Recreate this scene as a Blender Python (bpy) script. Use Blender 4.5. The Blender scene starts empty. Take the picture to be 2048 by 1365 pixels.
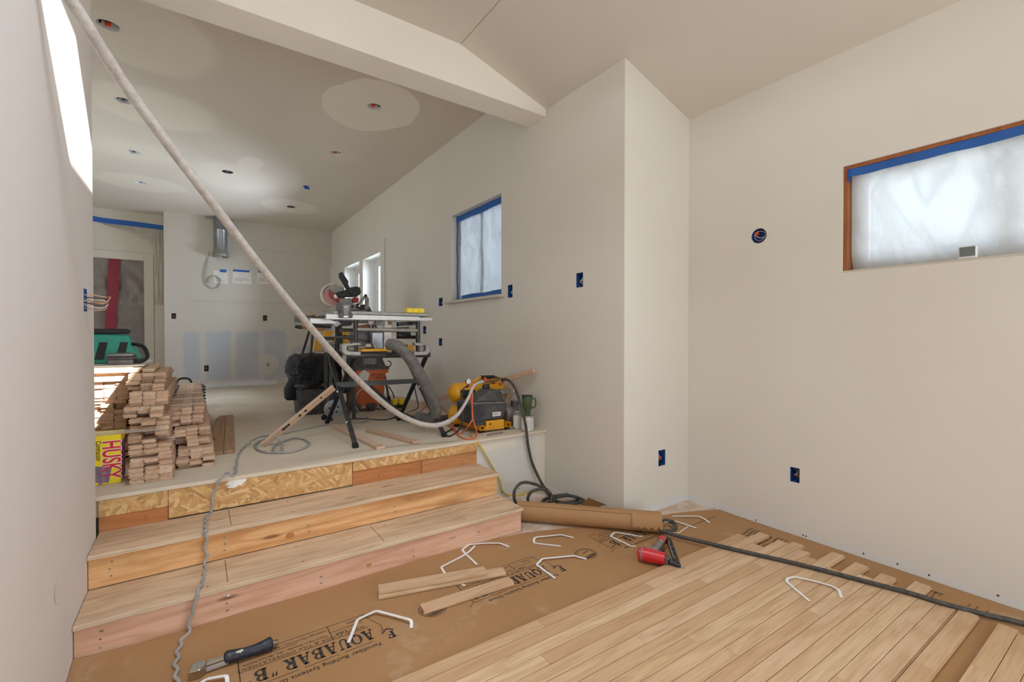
import bpy, math, random
from mathutils import Vector, Matrix, Euler
from math import sin, cos, pi, radians, sqrt

rnd = random.Random(11)
SC = bpy.context.scene
COL = SC.collection

# ------------------------------------------------------------------ camera
CAM_H = 1.2                       # lens height above the lower floor, metres
FPX, CX, CY = 910.0, 1024.0, 682.5
YAW, PITCH = 0.60552, 0.01099
FW = Vector((sin(YAW) * cos(PITCH), cos(YAW) * cos(PITCH), -sin(PITCH)))
RT = Vector((cos(YAW), -sin(YAW), 0))
UP = RT.cross(FW)
EYE = Vector((0, 0, CAM_H))
cam_data = bpy.data.cameras.new('camera')
cam_data.sensor_width = 36.0
cam_data.lens = 36.0 * FPX / 2048.0
cam_data.clip_start = 0.02
cam = bpy.data.objects.new('camera', cam_data)
COL.objects.link(cam)
cam.matrix_world = Matrix(((RT.x, UP.x, -FW.x, 0), (RT.y, UP.y, -FW.y, 0), (RT.z, UP.z, -FW.z, CAM_H), (0, 0, 0, 1)))
SC.camera = cam

# ------------------------------------------------------------------ view, world, sun, daylight, fill
SC.view_settings.view_transform = 'Standard'
SC.view_settings.look = 'None'
SC.view_settings.gamma = 1.0
SC.view_settings.use_curve_mapping = False
SC.view_settings.exposure = 0.0
try:
    SC.cycles.use_denoising = True
    SC.cycles.max_bounces = 10
    SC.cycles.diffuse_bounces = 6
    SC.cycles.transparent_max_bounces = 12
    SC.cycles.sample_clamp_indirect = 6.0
except Exception:
    pass

world = bpy.data.worlds.new('sky'); SC.world = world
world.use_nodes = True
wn = world.node_tree
bg = wn.nodes['Background']
tcw = wn.nodes.new('ShaderNodeTexCoord'); sx = wn.nodes.new('ShaderNodeSeparateXYZ')
wn.links.new(tcw.outputs['Generated'], sx.inputs[0])
rw = wn.nodes.new('ShaderNodeValToRGB')
wn.links.new(sx.outputs['Z'], rw.inputs[0])
rw.color_ramp.elements[0].position = 0.0; rw.color_ramp.elements[0].color = (0.92, 0.94, 0.95, 1)
rw.color_ramp.elements[1].position = 0.7; rw.color_ramp.elements[1].color = (0.62, 0.78, 1.0, 1)
wn.links.new(rw.outputs[0], bg.inputs[0])
bg.inputs[1].default_value = 1.15

SUN_DIR = Vector((-0.61, 1.0, -1.037))


def add_light(name, kind, energy, color, loc=(0, 0, 0), direction=(0, 0, -1), size=(1, 1)):
    ld = bpy.data.lights.new(name, kind)
    ld.energy = energy; ld.color = color
    if kind == 'AREA':
        ld.shape = 'RECTANGLE'; ld.size, ld.size_y = size
    o = bpy.data.objects.new(name, ld); COL.objects.link(o)
    o.location = loc
    o.rotation_euler = Vector(direction).to_track_quat('-Z', 'Y').to_euler()
    return o


sun = add_light('sun', 'SUN', 22.0, (1.0, 0.985, 0.96), (3, -4, 8), SUN_DIR)
sun.data.angle = radians(0.6)
DAY = (0.84, 0.935, 1.05)
add_light('daylight_patio_door', 'AREA', 35, DAY, (1.15, -2.35, 1.25), (0, 1, 0.08), (3.0, 2.1))
add_light('daylight_skylight', 'AREA', 24, DAY, (0.29, 1.26, 3.44), (0, 0, -1), (0.32, 0.64))
add_light('daylight_skylight', 'AREA', 24, DAY, (0.87, 1.26, 3.44), (0, 0, -1), (0.3, 0.64))
add_light('daylight_side_window', 'AREA', 3.0, DAY, (3.28, 0.46, 1.85), (-1, 0, 0), (1.1, 0.55))
add_light('daylight_tall_window', 'AREA', 2.2, (0.9, 0.95, 1.0), (2.62, 3.94, 2.05), (-1, 0, 0), (0.95, 0.88))
add_light('left_wall_fill', 'AREA', 35, DAY, (3.05, -1.35, 1.2), (-1, 0.12, 0.05), (1.5, 2.0))  # added lamp behind the camera, brightens the left wall
add_light('kitchen_fill', 'AREA', 22, DAY, (-2.52, 6.2, 1.75), (1, -0.1, -0.1), (2.6, 1.5))  # added lamp in the unseen side wall, fills the kitchen
add_light('daylight_twin_window', 'AREA', 74, DAY, (2.56, 7.06, 1.98), (-1, 0, -0.05), (0.8, 0.85))
add_light('daylight_twin_window', 'AREA', 74, DAY, (2.56, 8.15, 1.98), (-1, 0, -0.05), (0.8, 0.85))

# ------------------------------------------------------------------ measured room
XR, XW, XL = 2.945, 2.26, -0.378      # window wall of the lower room, long wall, near wall
YR = 1.996                            # return between the two right walls
Y1, Y2, Y3 = 2.256, 2.529, 2.80       # faces of first step, second step and platform
Z1, Z2, Z3 = 0.149, 0.294, 0.460      # heights of first step, second step and platform
YB, ZC = 9.708, 3.31                  # kitchen back wall and kitchen ceiling
SLOPE = 0.0264                        # the old kitchen floor falls away from the steps


def zf(y):
    return Z3 - SLOPE * (y - Y3)


def ray(px, py):                      # a sight line measured in the 2048 x 1365 photograph
    return FW * FPX + RT * (px - CX) - UP * (py - CY)


def on_z(px, py, z=0.0):
    d = ray(px, py); return EYE + d * ((z - CAM_H) / d.z)


def on_y(px, py, y):
    d = ray(px, py); return EYE + d * (y / d.y)


def on_x(px, py, x):
    d = ray(px, py); return EYE + d * (x / d.x)


def on_f(px, py, up=0.0):             # on the sloping kitchen floor
    d = ray(px, py)
    return EYE + d * ((Z3 + Y3 * SLOPE + up - CAM_H) / (d.z + SLOPE * d.y))


# ------------------------------------------------------------------ materials
def lin(h):
    h = h.lstrip('#'); c = [int(h[i:i + 2], 16) / 255 for i in (0, 2, 4)]
    return tuple(((x + 0.055) / 1.055) ** 2.4 if x > 0.04045 else x / 12.92 for x in c) + (1.0,)


class NT:
    def __init__(s, name):
        s.m = bpy.data.materials.new(name); s.m.use_nodes = True
        s.t = s.m.node_tree; s.b = s.t.nodes['Principled BSDF']; s.out = s.t.nodes['Material Output']

    def n(s, kind, **kw):
        x = s.t.nodes.new('ShaderNode' + kind)
        for k, v in kw.items():
            setattr(x, k, v)
        return x

    def l(s, a, b):
        s.t.links.new(a, b)

    def put(s, sock, v):
        if isinstance(v, (int, float)) and sock.type in ('VECTOR', 'RGBA'):
            sock.default_value = (v, v, v) if sock.type == 'VECTOR' else (v, v, v, 1)
        elif isinstance(v, (int, float, tuple)):
            sock.default_value = v
        else:
            s.l(v, sock)

    def math(s, op, a, b=0.0, c=0.0):
        x = s.n('Math', operation=op)
        s.put(x.inputs[0], a); s.put(x.inputs[1], b); s.put(x.inputs[2], c)
        return x.outputs[0]

    def vmath(s, op, a, b):
        x = s.n('VectorMath', operation=op); s.put(x.inputs[0], a); s.put(x.inputs[1], b)
        return x.outputs[0]

    def step(s, v, a, b, lo=0.0, hi=1.0):
        x = s.n('MapRange', interpolation_type='SMOOTHSTEP')
        s.put(x.inputs[0], v); x.inputs[1].default_value = a; x.inputs[2].default_value = b
        x.inputs[3].default_value = lo; x.inputs[4].default_value = hi
        return x.outputs[0]

    def noise(s, vec, scale, detail=3.0, rough=0.55, dist=0.0):
        x = s.n('TexNoise'); s.l(vec, x.inputs['Vector'])
        x.inputs['Scale'].default_value = scale; x.inputs['Detail'].default_value = detail
        x.inputs['Roughness'].default_value = rough; x.inputs['Distortion'].default_value = dist
        return x.outputs[0]

    def mix(s, f, a, b, mode='MIX'):
        x = s.n('Mix', data_type='RGBA', blend_type=mode)
        s.put(x.inputs[0], f); s.put(x.inputs[6], a); s.put(x.inputs[7], b)
        return x.outputs[2]

    def bump(s, h, strength=0.2, dist=0.002):
        x = s.n('Bump'); x.inputs['Strength'].default_value = strength; x.inputs['Distance'].default_value = dist
        s.l(h, x.inputs['Height']); s.l(x.outputs[0], s.b.inputs['Normal'])

    def pos(s):
        return s.n('NewGeometry').outputs['Position']

    def obj(s):
        return s.n('TexCoord').outputs['Object']

    def rand(s):
        return s.n('ObjectInfo').outputs['Random']

    def sep(s, v):
        x = s.n('SeparateXYZ'); s.l(v, x.inputs[0]); return x.outputs

    def scale(s, v, sc):
        x = s.n('Mapping'); s.l(v, x.inputs[0]); x.inputs['Scale'].default_value = sc; return x.outputs[0]

    def done(s, color=None, rough=0.6, metal=0.0, spec=None):
        if color is not None:
            s.put(s.b.inputs['Base Color'], color)
        s.put(s.b.inputs['Roughness'], rough); s.b.inputs['Metallic'].default_value = metal
        if spec is not None:
            s.b.inputs['Specular IOR Level'].default_value = spec
        return s.m


def plain(name, hexc, rough=0.5, metal=0.0, dust=0.0, dustc='b9ad9c', scale=9.0, spec=None, var=0.06):
    k = NT(name); c = lin(hexc); p = k.obj()
    n = k.noise(p, scale, 4)
    d = tuple(x * (1 - 2 * var) for x in c[:3]) + (1,); e = tuple(min(1, x * (1 + 2 * var)) for x in c[:3]) + (1,)
    col = k.mix(n, d, e)
    if dust:
        n2 = k.noise(p, scale * 2.3, 6, 0.65)
        col = k.mix(k.math('MULTIPLY', k.step(n2, 0.42, 0.7), dust), col, lin(dustc))
    return k.done(col, rough, metal, spec)


def rect_mask(k, u, v, u0, u1, v0, v1, s):
    a = k.math('MULTIPLY', k.step(u, u0 - s, u0 + s), k.step(u, u1 - s, u1 + s, 1, 0))
    b = k.math('MULTIPLY', k.step(v, v0 - s, v0 + s), k.step(v, v1 - s, v1 + s, 1, 0))
    return k.math('MULTIPLY', a, b)


def oval_mask(k, u, v, cu, cv, ru, rv, s):
    a = k.math('POWER', k.math('MULTIPLY', k.math('SUBTRACT', u, cu), 1 / ru), 2.0)
    b = k.math('POWER', k.math('MULTIPLY', k.math('SUBTRACT', v, cv), 1 / rv), 2.0)
    return k.step(k.math('SQRT', k.math('ADD', a, b)), 1 - s, 1 + s, 1, 0)


def paint(name, hexc, bare=None, z0=0.0, h=0.05, rough=0.75):
    """flat wall paint; bare: an unpainted skirt of board along the bottom edge"""
    k = NT(name); p = k.pos()
    n = k.noise(p, 1.1, 3)
    c = lin(hexc)
    col = k.mix(n, tuple(x * 0.95 for x in c[:3]) + (1,), tuple(min(1, x * 1.04) for x in c[:3]) + (1,))
    col = k.mix(k.math('MULTIPLY', k.step(k.noise(p, 0.7, 2), 0.5, 0.72), 0.2), col, lin('cfc4bb'))
    if bare:
        z = k.sep(p)[2]
        zz = k.math('ADD', z, k.math('MULTIPLY', k.math('SUBTRACT', k.noise(p, 3.0, 3), 0.5), 0.09))
        col = k.mix(k.step(zz, z0 + h - 0.006, z0 + h + 0.006, 1, 0), col, lin(bare))
    k.bump(k.noise(p, 260, 2), 0.12, 0.0006)
    return k.done(col, rough, 0, 0.25)


def wood(name, light, dark, tones=None, axis=1, rough=0.55, across=22.0, figure=26.0, fig_amt=0.22, knots=0.0, dirt=0.0, dirtc='6b5a48', gs=0.55):
    k = NT(name)
    v = k.obj()
    r = k.rand()
    off = k.n('CombineXYZ'); k.l(k.math('MULTIPLY', r, 37.0), off.inputs[0]); k.l(k.math('MULTIPLY', r, 91.0), off.inputs[1]); k.l(k.math('MULTIPLY', r, 53.0), off.inputs[2])
    v2 = k.vmath('ADD', v, off.outputs[0])
    s1 = [across] * 3; s1[axis] = 1.4
    s2 = [7.0] * 3; s2[axis] = 0.8
    g = k.noise(k.scale(v2, tuple(s1)), 3.2, 5, 0.6, 0.4)
    f = k.noise(k.scale(v2, tuple(s2)), 1.0, 2, 0.45, 0.5)
    band = k.math('ADD', k.math('MULTIPLY', k.math('SINE', k.math('MULTIPLY', f, figure * 3.0)), 0.5), 0.5)
    base = lin(light)
    if tones:
        cr = k.n('ValToRGB'); k.l(r, cr.inputs[0]); e = cr.color_ramp.elements
        e[0].color = lin(tones[0]); e[0].position = 0
        e[1].color = lin(tones[-1]); e[1].position = 1
        for i, t in enumerate(tones[1:-1]):
            q = e.new((i + 1) / (len(tones) - 1)); q.color = lin(t)
        base = cr.outputs[0]
    col = k.mix(k.math('MULTIPLY', k.step(g, 0.35, 0.75), gs), base, lin(dark))
    col = k.mix(k.math('MULTIPLY', k.math('POWER', band, 3.0), fig_amt), col, lin(dark))
    if knots:
        vo = k.n('TexVoronoi'); sk = [9.0] * 3; sk[axis] = 2.3
        k.l(k.scale(v2, tuple(sk)), vo.inputs['Vector']); vo.inputs['Scale'].default_value = 1.0
        kn = k.step(vo.outputs['Distance'], 0.05, 0.13, 1, 0)
        col = k.mix(k.math('MULTIPLY', kn, knots), col, lin('6e3f22'))
    if dirt:
        dn = k.noise(k.scale(v2, tuple([3.0 if i != axis else 0.9 for i in range(3)])), 1.7, 6, 0.62)
        col = k.mix(k.math('MULTIPLY', k.step(dn, 0.5, 0.72), dirt), col, lin(dirtc))
    k.bump(g, 0.12, 0.0006)
    return k.done(col, rough, 0, 0.3)


M = {}
# ------------------------------------------------------------------ material set
M['wall'] = paint('wall_paint_cream', 'dcd7cd', 'd9d8d6', 0.0, 0.045)
M['wall_long'] = paint('wall_paint_long', 'd9d3c8', 'dedad3', 0.0, 0.03)
M['wall_left'] = paint('wall_paint_left', 'dad3cf')
M['header'] = paint('header_paint', 'ece6db')
M['ceil_low'] = paint('ceiling_paint_low', 'd4cdc3')
M['trim'] = plain('white_trim_paint', 'e4dfd6', 0.5)
M['casing'] = plain('cream_casing_paint', 'c9c0b0', 0.6, var=0.02)
M['vinyl'] = plain('white_vinyl', 'e8e9ea', 0.4)


def ceiling_paint():
    k = NT('ceiling_paint_kitchen'); p = k.pos(); u, v, _ = k.sep(p)
    nz = k.math('MULTIPLY', k.math('SUBTRACT', k.noise(p, 2.6, 3), 0.5), 0.16)
    u = k.math('ADD', u, nz); v = k.math('ADD', v, nz)
    base = k.mix(k.noise(k.scale(p, (1.2, 0.5, 1)), 1.0, 3), lin('d6cbbe'), lin('dcd1c4'))
    m = None
    for cu, cv, ru, rv, s, amt in ((1.34, 4.22, 0.42, 0.52, 0.03, 1.0), (-0.28, 4.15, 0.42, 0.5, 0.12, 0.6), (-0.3, 5.4, 0.48, 0.45, 0.15, 0.5),
                                   (-0.55, 6.75, 0.4, 0.35, 0.5, 0.45), (-0.62, 8.1, 0.5, 0.4, 0.15, 0.5), (0.55, 6.45, 0.14, 0.3, 0.15, 0.6),
                                   (0.42, 7.15, 0.5, 0.6, 0.3, 0.5), (1.33, 5.5, 0.25, 0.3, 0.5, 0.4), (1.27, 8.2, 0.42, 0.42, 0.12, 0.6),
                                   (1.15, 5.1, 0.35, 0.9, 0.8, 0.35)):
        q = k.math('MULTIPLY', oval_mask(k, u, v, cu, cv, ru, rv, s), amt)
        m = q if m is None else k.math('MAXIMUM', m, q)
    col = k.mix(m, base, lin('efe6d6'))
    k.bump(k.noise(p, 200, 2), 0.1, 0.0006)
    return k.done(col, 0.65, 0, 0.2)


def back_wall_paint():
    k = NT('kitchen_wall_paint'); p = k.pos(); u, _, v = k.sep(p)
    nz = k.math('MULTIPLY', k.math('SUBTRACT', k.noise(p, 6.0, 3), 0.5), 0.09)
    uu = k.math('ADD', u, nz); vv = k.math('ADD', v, nz)
    base = k.mix(k.noise(p, 0.9, 3), lin('bfb7ab'), lin('c8c0b4'))
    seam = k.math('MULTIPLY', rect_mask(k, uu, vv, -0.1, 2.3, 1.79, 1.84, 0.03), 0.25)
    seam2 = k.math('MULTIPLY', rect_mask(k, uu, vv, 0.5, 2.3, 2.80, 2.83, 0.02), 0.25)
    base = k.mix(k.math('MAXIMUM', seam, seam2), base, lin('a99f92'))
    m = None
    for a in ((-0.19, 0.035, 0.43, 1.27), (0.125, 0.5, 0.42, 1.28), (0.585, 0.95, 0.40, 1.28), (1.03, 1.42, 0.38, 1.32), (1.5, 2.1, 0.4, 1.0)):
        q = rect_mask(k, uu, vv, *a, 0.035)
        m = q if m is None else k.math('MAXIMUM', m, q)
    hole = oval_mask(k, uu, vv, 1.10, 0.66, 0.17, 0.19, 0.06)
    m = k.math('MULTIPLY', m, k.math('SUBTRACT', 1.0, hole))
    col = k.mix(k.math('MULTIPLY', m, k.step(k.noise(p, 2.5, 2), 0.2, 0.6, 0.8, 1.0)), base, lin('b0b0b2'))
    white = rect_mask(k, uu, vv, -0.1, 1.25, 0.24, 0.36, 0.03)
    col = k.mix(k.math('MULTIPLY', white, 0.8), col, lin('d9d9d9'))
    bot = k.step(k.math('ADD', v, k.math('MULTIPLY', nz, 0.5)), 0.262, 0.285, 1, 0)
    col = k.mix(bot, col, lin('6c6672'))
    k.bump(k.noise(p, 200, 2), 0.1, 0.0006)
    return k.done(col, 0.7, 0, 0.25)


def bare_face():
    k = NT('bare_drywall_face'); p = k.pos(); u, _, v = k.sep(p)
    nz = k.math('MULTIPLY', k.math('SUBTRACT', k.noise(p, 9.0, 3), 0.5), 0.08)
    col = k.mix(k.noise(p, 3, 3), lin('d0ccc4'), lin('d8d4cd'))
    m = rect_mask(k, k.math('ADD', u, nz), k.math('ADD', v, nz), 1.66, 1.98, 0.36, 0.425, 0.015)
    m2 = rect_mask(k, k.math('ADD', u, nz), v, 2.17, 2.3, -0.1, 0.5, 0.02)
    col = k.mix(k.math('MAXIMUM', m, m2), col, lin('ddd5c4'))
    return k.done(col, 0.7, 0, 0.25)


def osb():
    k = NT('osb'); p = k.obj()
    layers = []
    for ang, off in ((0.3, 0.0), (1.25, 3.1), (-0.75, 7.7)):
        mp = k.n('Mapping'); k.l(p, mp.inputs[0]); mp.inputs['Rotation'].default_value = (0, ang, 0); mp.inputs['Location'].default_value = (off, 0, off)
        vo = k.n('TexVoronoi', feature='F1'); k.l(k.scale(mp.outputs[0], (16, 3, 62)), vo.inputs['Vector']); vo.inputs['Scale'].default_value = 1.0
        layers.append(k.sep(vo.outputs['Color']))
    pick = k.n('TexVoronoi', feature='F1'); k.l(k.scale(p, (18, 4, 24)), pick.inputs['Vector']); pick.inputs['Scale'].default_value = 1.0
    q = k.sep(pick.outputs['Color'])[0]
    h = k.math('ADD', k.math('MULTIPLY', layers[0][0], k.step(q, 0.36, 0.30)), k.math('MULTIPLY', layers[1][0], k.math('MULTIPLY', k.step(q, 0.30, 0.36), k.step(q, 0.70, 0.64))))
    h = k.math('ADD', h, k.math('MULTIPLY', layers[2][0], k.step(q, 0.64, 0.70)))
    a = k.n('ValToRGB'); k.l(h, a.inputs[0]); e = a.color_ramp.elements
    e[0].color = lin('ae8350'); e[1].color = lin('dfbd8a')
    for pos, c in ((0.12, 'bd915c'), (0.45, 'c99d66'), (0.75, 'd2aa73')):
        x = e.new(pos); x.color = lin(c)
    g = k.noise(k.scale(p, (60, 10, 160)), 1.0, 3)
    b = k.mix(k.math('MULTIPLY', k.step(g, 0.55, 0.7), 0.35), a.outputs[0], lin('a87c4c'))
    k.bump(h, 0.35, 0.001)
    return k.done(b, 0.6, 0, 0.3)


def dusty_floor_painted_light():
    k = NT('dusty_subfloor_painted_light'); p = k.pos()
    g = k.noise(k.scale(p, (1.2, 9, 1)), 2.0, 5, 0.6)
    col = k.mix(g, lin('b3a18b'), lin('c8b9a4'))
    d = k.step(k.noise(p, 2.2, 5, 0.6), 0.4, 0.66)
    col = k.mix(k.math('MULTIPLY', d, 0.6), col, lin('c6bcaf'))
    st = k.step(k.noise(p, 7, 6, 0.7), 0.6, 0.72)
    col = k.mix(k.math('MULTIPLY', st, 0.5), col, lin('8f7b64'))
    st2 = k.step(k.noise(k.scale(p, (2.2, 14, 1)), 1.6, 5, 0.65, 0.5), 0.52, 0.68)
    col = k.mix(k.math('MULTIPLY', st2, 0.3), col, lin('9c8a75'))
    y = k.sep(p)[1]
    col = k.mix(k.math('MULTIPLY', k.step(y, 5.2, 3.2), 0.7), col, k.mix(k.noise(k.scale(p, (1.5, 6, 1)), 2.5, 4), lin('e6dac6'), lin('d6c8b3')))  # paler towards the steps: stronger daylight painted into the floor colour
    k.bump(g, 0.15, 0.001)
    return k.done(col, 0.7, 0, 0.25)


def low_floor():
    k = NT('lower_subfloor'); p = k.pos()
    col = k.mix(k.noise(k.scale(p, (2, 10, 1)), 2.0, 5), lin('b79d86'), lin('cdb8a4'))
    col = k.mix(k.math('MULTIPLY', k.step(k.noise(p, 8, 6, 0.65), 0.45, 0.62), 0.75), col, lin('d9d2cb'))
    col = k.mix(k.math('MULTIPLY', k.step(k.noise(p, 13, 4), 0.62, 0.7), 0.6), col, lin('a0786f'))
    return k.done(col, 0.75, 0, 0.2)


def kraft(name, scuffs=True):
    k = NT(name); p = k.pos()
    col = k.mix(k.noise(p, 2.2, 4), lin('9c744c'), lin('af865d'))
    col = k.mix(k.math('MULTIPLY', k.step(k.noise(p, 60, 4), 0.5, 0.8), 0.25), col, lin('ad8558'))
    if scuffs:
        a = k.step(k.noise(p, 4.5, 6, 0.7, 0.6), 0.56, 0.74)
        col = k.mix(k.math('MULTIPLY', a, 0.5), col, lin('b9a48d'))
        u, v, _ = k.sep(p)
        tread = None
        for cu, cv, ru, rv, ang in ((0.70, 1.66, 0.045, 0.11, 0.5), (0.60, 1.58, 0.05, 0.10, -0.15), (1.05, 1.73, 0.05, 0.10, -0.9), (0.92, 1.66, 0.04, 0.05, -0.9)):
            du = k.math('SUBTRACT', u, cu); dv = k.math('SUBTRACT', v, cv)
            x = k.math('ADD', k.math('MULTIPLY', du, cos(ang)), k.math('MULTIPLY', dv, sin(ang)))
            y = k.math('SUBTRACT', k.math('MULTIPLY', dv, cos(ang)), k.math('MULTIPLY', du, sin(ang)))
            m = oval_mask(k, x, y, 0, 0, ru, rv, 0.08)
            w = k.math('MULTIPLY', k.math('SINE', k.math('MULTIPLY', x, 620.0)), k.math('SINE', k.math('MULTIPLY', y, 480.0)))
            q = k.math('MULTIPLY', m, k.step(w, 0.05, 0.35, 0.25, 1.0))
            tread = q if tread is None else k.math('MAXIMUM', tread, q)
        col = k.mix(k.math('MULTIPLY', k.math('MULTIPLY', tread, k.step(k.noise(p, 14, 4), 0.4, 0.6)), 0.4), col, lin('c4b096'))
        dots = k.step(k.noise(p, 130, 2), 0.74, 0.78)
        col = k.mix(k.math('MULTIPLY', dots, 0.5), col, lin('c9b08c'))
    k.bump(k.noise(p, 8, 4), 0.25, 0.004)
    return k.done(col, 0.62, 0, 0.3)


def film(name, tint, trans, alpha, wr=14.0, wst=0.6):
    """milky builder's plastic: lets light through, scatters it, keeps a soft sheen"""
    k = NT(name); p = k.obj()
    cr = k.noise(k.scale(p, (1, 0.9, 0.6)), 2.4, 2, 0.5, 1.4)
    fold = k.math('ABSOLUTE', k.math('SUBTRACT', cr, 0.5))
    t1 = tuple(x * 0.80 for x in lin(tint)[:3]) + (1,)
    tc = k.mix(k.step(k.noise(p, 2.1, 3), 0.35, 0.7), lin(tint), tuple(x * 0.86 for x in lin(tint)[:3]) + (1,))
    tc = k.mix(k.step(fold, 0.0, 0.07, 1, 0), tc, t1)
    tr = k.n('BsdfTranslucent'); k.l(tc, tr.inputs[0])
    df = k.n('BsdfDiffuse'); df.inputs[0].default_value = lin(tint)
    gl = k.n('BsdfGlossy'); gl.inputs[1].default_value = 0.3
    tp = k.n('BsdfTransparent')
    h = k.noise(k.scale(p, (1, 1, 0.5)), wr, 5, 0.6, 1.6)
    bp = k.n('Bump'); bp.inputs['Strength'].default_value = wst; bp.inputs['Distance'].default_value = 0.02; k.l(h, bp.inputs['Height'])
    for x in (tr, df, gl):
        k.l(bp.outputs[0], x.inputs['Normal'])
    m1 = k.n('MixShader'); m1.inputs[0].default_value = trans; k.l(df.outputs[0], m1.inputs[1]); k.l(tr.outputs[0], m1.inputs[2])
    m2 = k.n('MixShader'); m2.inputs[0].default_value = 0.06; k.l(m1.outputs[0], m2.inputs[1]); k.l(gl.outputs[0], m2.inputs[2])
    m3 = k.n('MixShader'); k.l(k.step(k.noise(p, 5, 3), 0.3, 0.7, alpha * 0.7, alpha * 1.3), m3.inputs[0]); k.l(m2.outputs[0], m3.inputs[1]); k.l(tp.outputs[0], m3.inputs[2])
    k.l(m3.outputs[0], k.out.inputs[0])
    return k.m


def bag_plastic():
    k = NT('black_bin_bag'); p = k.obj()
    w = k.noise(k.scale(p, (1, 1, 0.55)), 11.0, 4, 0.55, 2.2)
    r = k.math('ABSOLUTE', k.math('SUBTRACT', w, 0.5))
    k.bump(k.math('ADD', r, k.math('MULTIPLY', k.noise(p, 38, 3), 0.12)), 1.0, 0.09)
    return k.done(lin('0e0f11'), 0.27, 0, 0.6)


def glass(name):
    k = NT(name)
    g = k.n('BsdfGlossy'); g.inputs[1].default_value = 0.02
    t = k.n('BsdfTransparent'); t.inputs[0].default_value = (0.93, 0.97, 1, 1)
    f = k.n('Fresnel'); f.inputs[0].default_value = 1.45
    m = k.n('MixShader'); k.l(f.outputs[0], m.inputs[0]); k.l(t.outputs[0], m.inputs[1]); k.l(g.outputs[0], m.inputs[2])
    k.l(m.outputs[0], k.out.inputs[0]); return k.m


M['ceil'] = ceiling_paint(); M['back'] = back_wall_paint(); M['bare'] = bare_face(); M['osb'] = osb()
M['floor_up'] = dusty_floor_painted_light(); M['floor_low'] = low_floor(); M['kraft'] = kraft('kraft_underlay'); M['kraft_roll'] = kraft('kraft_roll_paper', False)
M['oak'] = wood('laid_oak', 'd0b08c', 'ad8560', ('d1b18d', 'c7a47e', 'd8bc99', 'cfae8e', 'c29d78', 'd5b797'), 1, 0.5, 26, 14, 0.34)
M['oak_raw'] = wood('stacked_oak', 'd6b79b', 'a98a70', ('d6b79b', 'caa88c', 'dec2a8', 'c6a286', 'd9ba9e'), 1, 0.65, 24, 22, 0.2)
M['oak_dusty'] = wood('weathered_oak', 'a8845f', '7d5d40', ('a8845f', '9c7a58', 'b39170'), 1, 0.7, 24, 22, 0.2)
M['pale_lumber'] = wood('pale_lumber', 'd8bd95', 'b8946a', None, 1, 0.6, 16, 20, 0.2)
M['ply'] = wood('plywood_tread', 'd8bb9c', 'a98464', None, 0, 0.6, 11, 10, 0.3, 0.6, 0.5, '937559', 0.6)
M['ply_edge'] = wood('plywood_edge', 'ead9bd', '8f7355', None, 0, 0.6, 60, 10, 0.1)
M['fir'] = wood('fir_riser', 'e4b581', 'c0864f', None, 0, 0.55, 15, 12, 0.6, 0.75, 0.55, '8d5c30', 0.65)
M['fir_pink'] = wood('fir_riser_pink', 'e0b69c', 'c19373', None, 0, 0.55, 15, 10, 0.5, 0.75, 0.35, 'a5805c', 0.6)
M['old_beam'] = wood('old_beam', 'bd7d4c', '93562c', None, 0, 0.6, 16, 10, 0.3, 0, 0.3, 'c9a489')
M['old_beam2'] = wood('old_beam_worn', 'bf875a', '98633b', None, 0, 0.6, 16, 10, 0.3, 0, 0.3, 'c9a489')
M['fir_jamb'] = wood('window_jamb_wood', 'a5663c', '7c4522', None, 2, 0.6, 18, 10, 0.3)
M['ink'] = plain('print_ink', '35302c', 0.8, var=0.1)
M['seam'] = plain('dark_joint', '4a3a2c', 0.9)
M['white_strap'] = plain('white_strapping', 'e9e6e6', 0.35)
M['cable_grey'] = plain('grey_cord', '9a9a98', 0.55, dust=0.4, dustc='c0bbb2')
M['hose_black'] = plain('black_rubber_hose', '3a3733', 0.55, dust=0.5, dustc='6f675d', scale=20)
M['hose_white'] = plain('dusty_white_hose', 'b7b0aa', 0.5, dust=0.55, dustc='8f7f72', scale=18, var=0.1)
M['hose_grey'] = plain('grey_ribbed_hose', '605e5b', 0.6, dust=0.4, dustc='8f8980')
M['hose_dark'] = plain('dark_vacuum_hose', '3b3a3a', 0.55, dust=0.4, dustc='77706a')
M['black'] = plain('black_plastic', '1d1f22', 0.45, dust=0.35, dustc='4e4a46')
M['black_steel'] = plain('black_painted_steel', '2c2d2f', 0.42, 0.2, dust=0.28, dustc='7d7974', scale=30)
M['rubber'] = plain('rubber', '151515', 0.8)
M['grey_plastic'] = plain('grey_plastic', '6d6c6b', 0.5, dust=0.4)
M['dark_grey'] = plain('dark_grey_plastic', '444447', 0.5, dust=0.10)
M['navy_rubber'] = plain('navy_rubber_grip', '1a1c2a', 0.5, dust=0.5, dustc='50505a', scale=30)
M['steel'] = plain('bare_steel', 'a9a7a2', 0.3, 0.9)
M['chrome'] = plain('worn_chrome', 'b5afa6', 0.18, 1.0)
M['galv'] = plain('galvanised_steel', '8e9093', 0.35, 0.85, var=0.12)
M['alu'] = plain('aluminium_rail', 'b4b3b0', 0.38, 0.5, dust=0.3, dustc='c9c5bd')
M['cast'] = plain('cast_metal', '8a8884', 0.45, 0.5, dust=0.5)
M['brass'] = plain('brass', 'a97e45', 0.35, 0.8, var=0.15)
M['yellow'] = plain('yellow_paint', 'e0a01c', 0.4, dust=0.2, dustc='b98a3a')
M['yellow2'] = plain('bright_yellow_plastic', 'eccf1d', 0.4)
M['orange'] = plain('orange_plastic', 'cf6a3c', 0.5, dust=0.12, dustc='b98a70')
M['orange_cord'] = plain('orange_cord', 'dd6c3f', 0.5)
M['yellow_cord'] = plain('yellow_cord', 'cfb04a', 0.5)
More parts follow.
